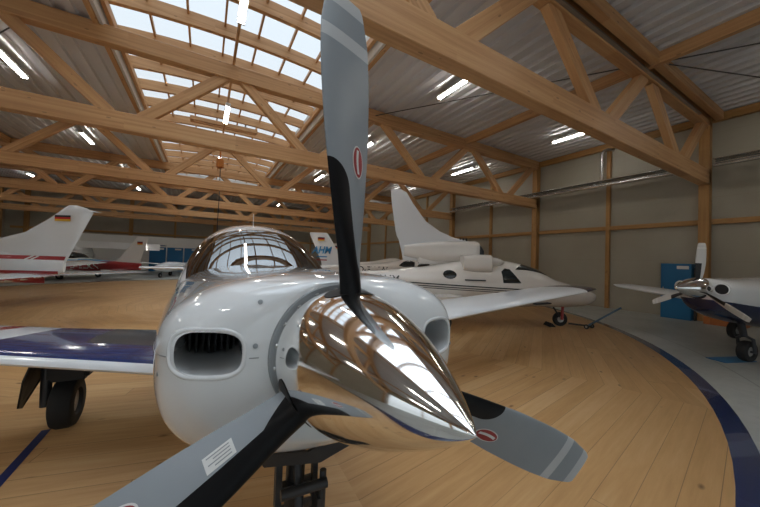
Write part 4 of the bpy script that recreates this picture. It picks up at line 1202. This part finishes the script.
# ------------------------------------------------------------------ cabinet and box by the right wall
cb = tag(empty('steel_cabinet', (13.34, 3.64, -.012)), 'blue steel cabinet with a white label against the right wall', 'cabinet')
box('body', (-.22, -.365, 0), (.12, .365, 1.77), M['blue'], cb, bev=.008)
box('door', (-.235, -.355, .06), (-.221, .355, 1.75), M['blue'], cb, bev=.004)
box('label_plate', (-.240, -.31, 1.60), (-.236, -.03, 1.70), M['label'], cb)
box('handle', (-.26, .28, .82), (-.236, .31, 1.0), M['metal'], cb, bev=.004)
pn = tag(empty('timber_board', (13.30, 3.225, -.012)), 'dark narrow board standing between cabinet and column', 'board')
bm = bmesh.new(); add_box(bm, (-.06, -.022, 0), (.06, .022, 1.65)); link('board', bm, M['gear'], pn)
bx = tag(empty('crate', (XR-.45, 2.55, -.012)), 'low reddish brown crate on the floor below the right aircraft', 'crate')
box('body', (-.3, -.4, 0), (.3, .4, .22), M['orange'], bx, bev=.01)
for y in (-.3, .3): box('batten', (-.32, y-.03, 0), (-.30, y+.03, .22), M['orange'], bx)

# ------------------------------------------------------------------ left: red and white tails
lt = tag(empty('touring_aircraft', (-2.370, 7.96, 0), math.radians(-120)), 'white aircraft with red stripes showing its flagged fin at the left edge', 'aircraft')
lf = local_loft('fuselage', [(.10, .03, .09, .12, 1.26), (-.3, .08, .17, .22, 1.24), (-1.2, .20, .30, .34, 1.22), (-2.4, .38, .42, .46, 1.2), (-3.4, .54, .62, .52, 1.2), (-4.6, .56, .62, .52, 1.2), (-5.8, .50, .28, .46, 1.14), (-6.9, .30, .2, .3, 1.12), (-7.0, .1, .1, .1, 1.12)][::-1], M['white'], lt)
bm = bmesh.new()
FIN = [(1.10, -1.9, .10), (1.62, -1.75, .22), (1.75, -1.12, .33), (1.87, -.68, .41), (2.15, -.22, .53), (2.28, -.05, .58), (2.36, .05, .58), (2.41, .13, .55)]
secs = []
for z, y0, _ in FIN:
    te = min(.03+(z-1.14)*.50, .20+(2.43-z)*3.8)
    secs.append(((0, y0, z), (0, te-y0, 0), max(.03, min(.1, .13/(te-y0))), (1, 0, 0)))
wing(bm, secs, n=32)
lfin = link('fin', bm, M['white'], lt, smooth=True, sharp=40)
bm = bmesh.new(); wing(bm, [((0, .40, 2.29), (0, .36, 0), .10, (1, 0, 0)), ((0, .36, 2.36), (0, .32, -.06), .07, (1, 0, 0))]); link('fin_cap', bm, M['white'], lfin, smooth=True, sharp=40)
# stripes across fin and fuselage side (near side is +x)
def fin_strip(name, y0, y1, z0, z1, mat, slant=0., x=.08):
    bm = bmesh.new(); bv = bvh_of(lfin); bv2 = bvh_of(lf)
    grid_strip(bm, lambda i, j: Vector((2., y0+(y1-y0)*i+slant*j, z0+(z1-z0)*j)), 30, 3)
    for v in bm.verts:
        h = bv.ray_cast(v.co, Vector((-1, 0, 0))); h2 = bv2.ray_cast(v.co, Vector((-1, 0, 0)))
        xs_ = [q[0].x for q in (h, h2) if q[0] is not None]
        v.co.x = (max(xs_) if xs_ else .0)+.005
    return link(name, bm, mat, lt)
fin_strip('red_stripe', -1.9, .10, 1.365, 1.435, M['red'], .03)
fin_strip('white_slash', -.56, -.51, 1.36, 1.44, M['label'], .10).location.x = .003
fin_strip('white_slash', -.47, -.42, 1.36, 1.44, M['label'], .10).location.x = .003
fin_strip('red_stripe', -2.4, .0, 1.10, 1.155, M['red'], .02)
fin_strip('red_belly', -2.4, -.25, .92, 1.05, M['red'])
flag(lfin, -.08, .21, 2.10, 2.21, .045, 1)
for sg in (1, -1):
    bm = bmesh.new(); wing(bm, subdiv_secs([((sg*.05, -.80, 1.08), (0, .85, 0), .10, UP), ((sg*1.75, -.30, 1.07), (0, .62, 0), .10, UP), ((sg*1.85, -.12, 1.07), (0, .40, 0), .06, UP)], 3)); link('tailplane', bm, M['white'], lt, smooth=True, sharp=40)
    bm = bmesh.new(); wing(bm, [((sg*.3, -4.9, .85), (0, 1.6, 0), .13, UP), ((sg*4.9, -4.7, 1.15), (0, 1.2, 0), .12, UP)]); link('wing', bm, M['white'], lt, smooth=True, sharp=40)
    bm = bmesh.new(); wheel(bm, (sg*1.4, -4.2, .2), .2, .14, (1, 0, 0)); link('main_wheel', bm, [M['rubber'], M['hub']], lt, smooth=True, sharp=40)
    tube('gear_leg', [(sg*1.33, -4.2, .2), (sg*1.3, -4.2, .9)], .03, M['gear'], lt)
bm = bmesh.new(); wheel(bm, (0, -6.2, .18), .18, .12, (1, 0, 0)); link('nose_wheel', bm, [M['rubber'], M['hub']], lt, smooth=True, sharp=40)
tube('nose_gear_leg', [(.08, -6.2, .18), (.05, -6.1, .85)], .03, M['gear'], lt)

rd = tag(empty('parked_aircraft', (-4.63, 22.33, -.012), math.radians(-120)), 'small red and white aircraft with a slanted fin before the blue lockers', 'aircraft')
rf_ = local_loft('fuselage', [(-4.4, .08, .1, .1, .78), (-4.2, .32, .2, .25, .78), (-3.2, .48, .3, .40, .80), (-2.2, .52, .42, .45, .82), (-1.2, .48, .34, .42, .82), (.2, .32, .24, .34, .78), (1.75, .08, .18, .2, .76)], M['white'], rd)
def redside(host):
    bm = bmesh.new(); bm.from_mesh(host.data); host.data.materials.append(M['red'])
    for f in bm.faces:
        c = f.calc_center_median()
        if .40 < c.z < 1.02 and c.y > -3.6: f.material_index = 1
    bm.to_mesh(host.data); bm.free()
redside(rf_)
rc = local_loft('canopy', [(-2.95, .05, .05, .1, 1.1), (-2.6, .36, .22, .1, 1.12), (-2.2, .42, .34, .1, 1.12), (-1.7, .38, .28, .1, 1.12), (-1.2, .1, .05, .1, 1.12)], M['darkglass'], rd)
side_text('registration', 'D-ELXN', .42, -1.75, .58, rf_, M['label'], rd, 1)
bm = bmesh.new(); wing(bm, [((0, .2, .95), (0, 1.5, 0), .05, (1, 0, 0)), ((0, .55, 1.2), (0, 1.22, 0), .06, (1, 0, 0)), ((0, 1.54, 2.44), (0, .60, 0), .08, (1, 0, 0))]); q = link('fin', bm, M['white'], rd, smooth=True, sharp=40)
flag(q, 1.55, 1.85, 1.98, 2.16, .045, 1)
side_strip('blue_stripe', -1.4, .9, lambda y: 1.05, .07, rf_, M['logoblue'], rd, 1)
for sg in (1, -1):
    bm = bmesh.new(); wing(bm, [((sg*.1, .5, .56), (0, .8, 0), .1, UP), ((sg*1.2, .6, .56), (0, .7, 0), .1, UP)]); link('tailplane', bm, M['white'], rd, smooth=True, sharp=40)
    bm = bmesh.new(); wing(bm, [((sg*.3, -2.6, .46), (0, 1.5, 0), .13, UP), ((sg*(4.0 if sg > 0 else 2.4), -2.5, .60), (0, 1.3, 0), .12, UP)]); link('wing', bm, M['white'], rd, smooth=True, sharp=40)
    bm = bmesh.new(); wheel(bm, (sg*1.1, -1.6, .18), .18, .13, (1, 0, 0)); link('main_wheel', bm, [M['rubber'], M['hub']], rd, smooth=True, sharp=40)
    tube('gear_leg', [(sg*1.03, -1.6, .18), (sg*.95, -1.6, .7)], .03, M['gear'], rd)
bm = bmesh.new(); wheel(bm, (0, -3.6, .17), .17, .12, (1, 0, 0)); link('nose_wheel', bm, [M['rubber'], M['hub']], rd, smooth=True, sharp=40)
tube('nose_gear_leg', [(.08, -3.6, .17), (.05, -3.6, .6)], .03, M['gear'], rd)
# high wing aircraft behind it
hw = tag(empty('high_wing_aircraft', (-7.4, 28.6, -.012), math.radians(180)), 'white high wing aircraft whose long wing shows above the red aircraft', 'aircraft')
hf = local_loft('fuselage', [(-1.6, .1, .1, .1, 1.2), (-1.3, .4, .25, .35, 1.2), (-.6, .5, .35, .5, 1.2), (-.1, .55, .75, .6, 1.3), (.8, .5, .7, .5, 1.3), (1.6, .25, .3, .3, 1.3), (2.9, .06, .12, .1, 1.35)], M['white'], hw)
bm = bmesh.new(); wing(bm, [((-4.8, -.2, 2.12), (0, 1.2, 0), .1, UP), ((-2., -.3, 2.08), (0, 1.4, 0), .12, UP), ((2., -.3, 2.08), (0, 1.4, 0), .12, UP), ((4.8, -.2, 2.12), (0, 1.2, 0), .1, UP)]); link('wing', bm, M['white'], hw, smooth=True, sharp=40)
for sg in (1, -1):
    bm = bmesh.new(); wheel(bm, (sg*1.1, .5, .2), .2, .14, (1, 0, 0)); link('main_wheel', bm, [M['rubber'], M['hub']], hw, smooth=True, sharp=40)
    tube('gear_leg', [(sg*1.03, .5, .2), (sg*.4, .4, .85)], .03, M['gear'], hw)
    bm = bmesh.new(); wing(bm, [((sg*.05, 2.3, 1.35), (0, .6, 0), .1, UP), ((sg*1.2, 2.4, 1.35), (0, .45, 0), .1, UP)]); link('tailplane', bm, M['white'], hw, smooth=True, sharp=40)
bm = bmesh.new(); wheel(bm, (0, -1.1, .18), .18, .12, (1, 0, 0)); link('nose_wheel', bm, [M['rubber'], M['hub']], hw, smooth=True, sharp=40)
tube('nose_gear_leg', [(.08, -1.1, .18), (.05, -1.1, .85)], .03, M['gear'], hw)
for sg in (1, -1):
    bm = bmesh.new(); x0, x1 = sorted((sg*.0, sg*4.5))
    v = [bm.verts.new(p) for p in ((x0, 1.02, 2.16), (x1, 1.02, 2.19), (x1, 1.20, 1.74), (x0, 1.20, 1.70), (x0, 1.06, 2.18), (x1, 1.06, 2.21), (x1, 1.24, 1.75), (x0, 1.24, 1.71))]
    for q in ((0,1,2,3), (7,6,5,4), (0,4,5,1), (1,5,6,2), (2,6,7,3), (3,7,4,0)): bm.faces.new([v[i] for i in q])
    link('flap', bm, M['white'], hw)
# low wing glider-like white wing before the lockers
gw = tag(empty('glider', (-1.6, 25.2, -.012), math.radians(-25)), 'white low wing reaching out before the blue lockers, belonging to a small pale aircraft', 'aircraft')
gf = local_loft('fuselage', [(-2.6, .05, .06, .06, .62), (-2.0, .26, .22, .25, .62), (-1.0, .32, .34, .34, .66), (.6, .28, .28, .3, .66), (3.6, .06, .08, .08, .74)], M['white'], gw)
bm = bmesh.new(); wing(bm, [((-4.4, .15, .95), (0, .7, 0), .1, UP), ((-.2, -.4, .74), (0, 1.2, 0), .13, UP), ((.2, -.4, .74), (0, 1.2, 0), .13, UP), ((4.4, .15, .95), (0, .7, 0), .1, UP)]); link('wing', bm, M['white'], gw, smooth=True, sharp=40)
for p in ((-.6, .2), (.6, .2), (0, -1.9)):
    bm = bmesh.new(); wheel(bm, (p[0], p[1], .15), .15, .1, (1, 0, 0)); link('wheel', bm, [M['rubber'], M['hub']], gw, smooth=True, sharp=40)
    tube('gear_leg', [(p[0]+.07, p[1], .15), (p[0]*.7+.03, p[1], .62)], .025, M['gear'], gw)
bm = bmesh.new(); wing(bm, [((0, 2.9, .75), (0, .8, 0), .07, (1, 0, 0)), ((0, 3.3, 1.25), (0, .5, 0), .07, (1, 0, 0))]); link('fin', bm, M['white'], gw, smooth=True, sharp=40)

# ---- blue lockers before the far wall, grey partition behind them
def locker_proto():
    t = empty('locker', (0, 0, 0))
    bm = bmesh.new(); add_box(bm, (-.58, -.02, 0), (.58, .45, 2.05)); link('body', bm, M['housing'], t)
    bm = bmesh.new(); add_box(bm, (-.55, -.045, .04), (.55, -.021, 2.02)); bmesh.ops.bevel(bm, geom=bm.edges[:], offset=.006, segments=1, affect='EDGES'); link('door', bm, M['lockerblue'], t)
    bm = bmesh.new(); add_box(bm, (-.02, -.05, 1.82), (.42, -.0455, 1.95)); link('label_plate', bm, M['label'], t)
    return t
LK = locker_proto()
names = ['first', 'second', 'third', 'fourth', 'fifth', 'sixth']
for i in range(5):
    l = LK if i == 0 else dup(LK)
    l.location = (-3.35+1.19*i, 30.5, -.012)
    tag(l, names[i]+' blue locker from the left in the row before the far wall', 'locker', 'blue lockers before the far wall')
pt = structure(box('wall_partition', (-9.2, 31.0, -.012), (2.2, 31.12, 2.85), M['housing']), 'pale grey partition behind the blue lockers')
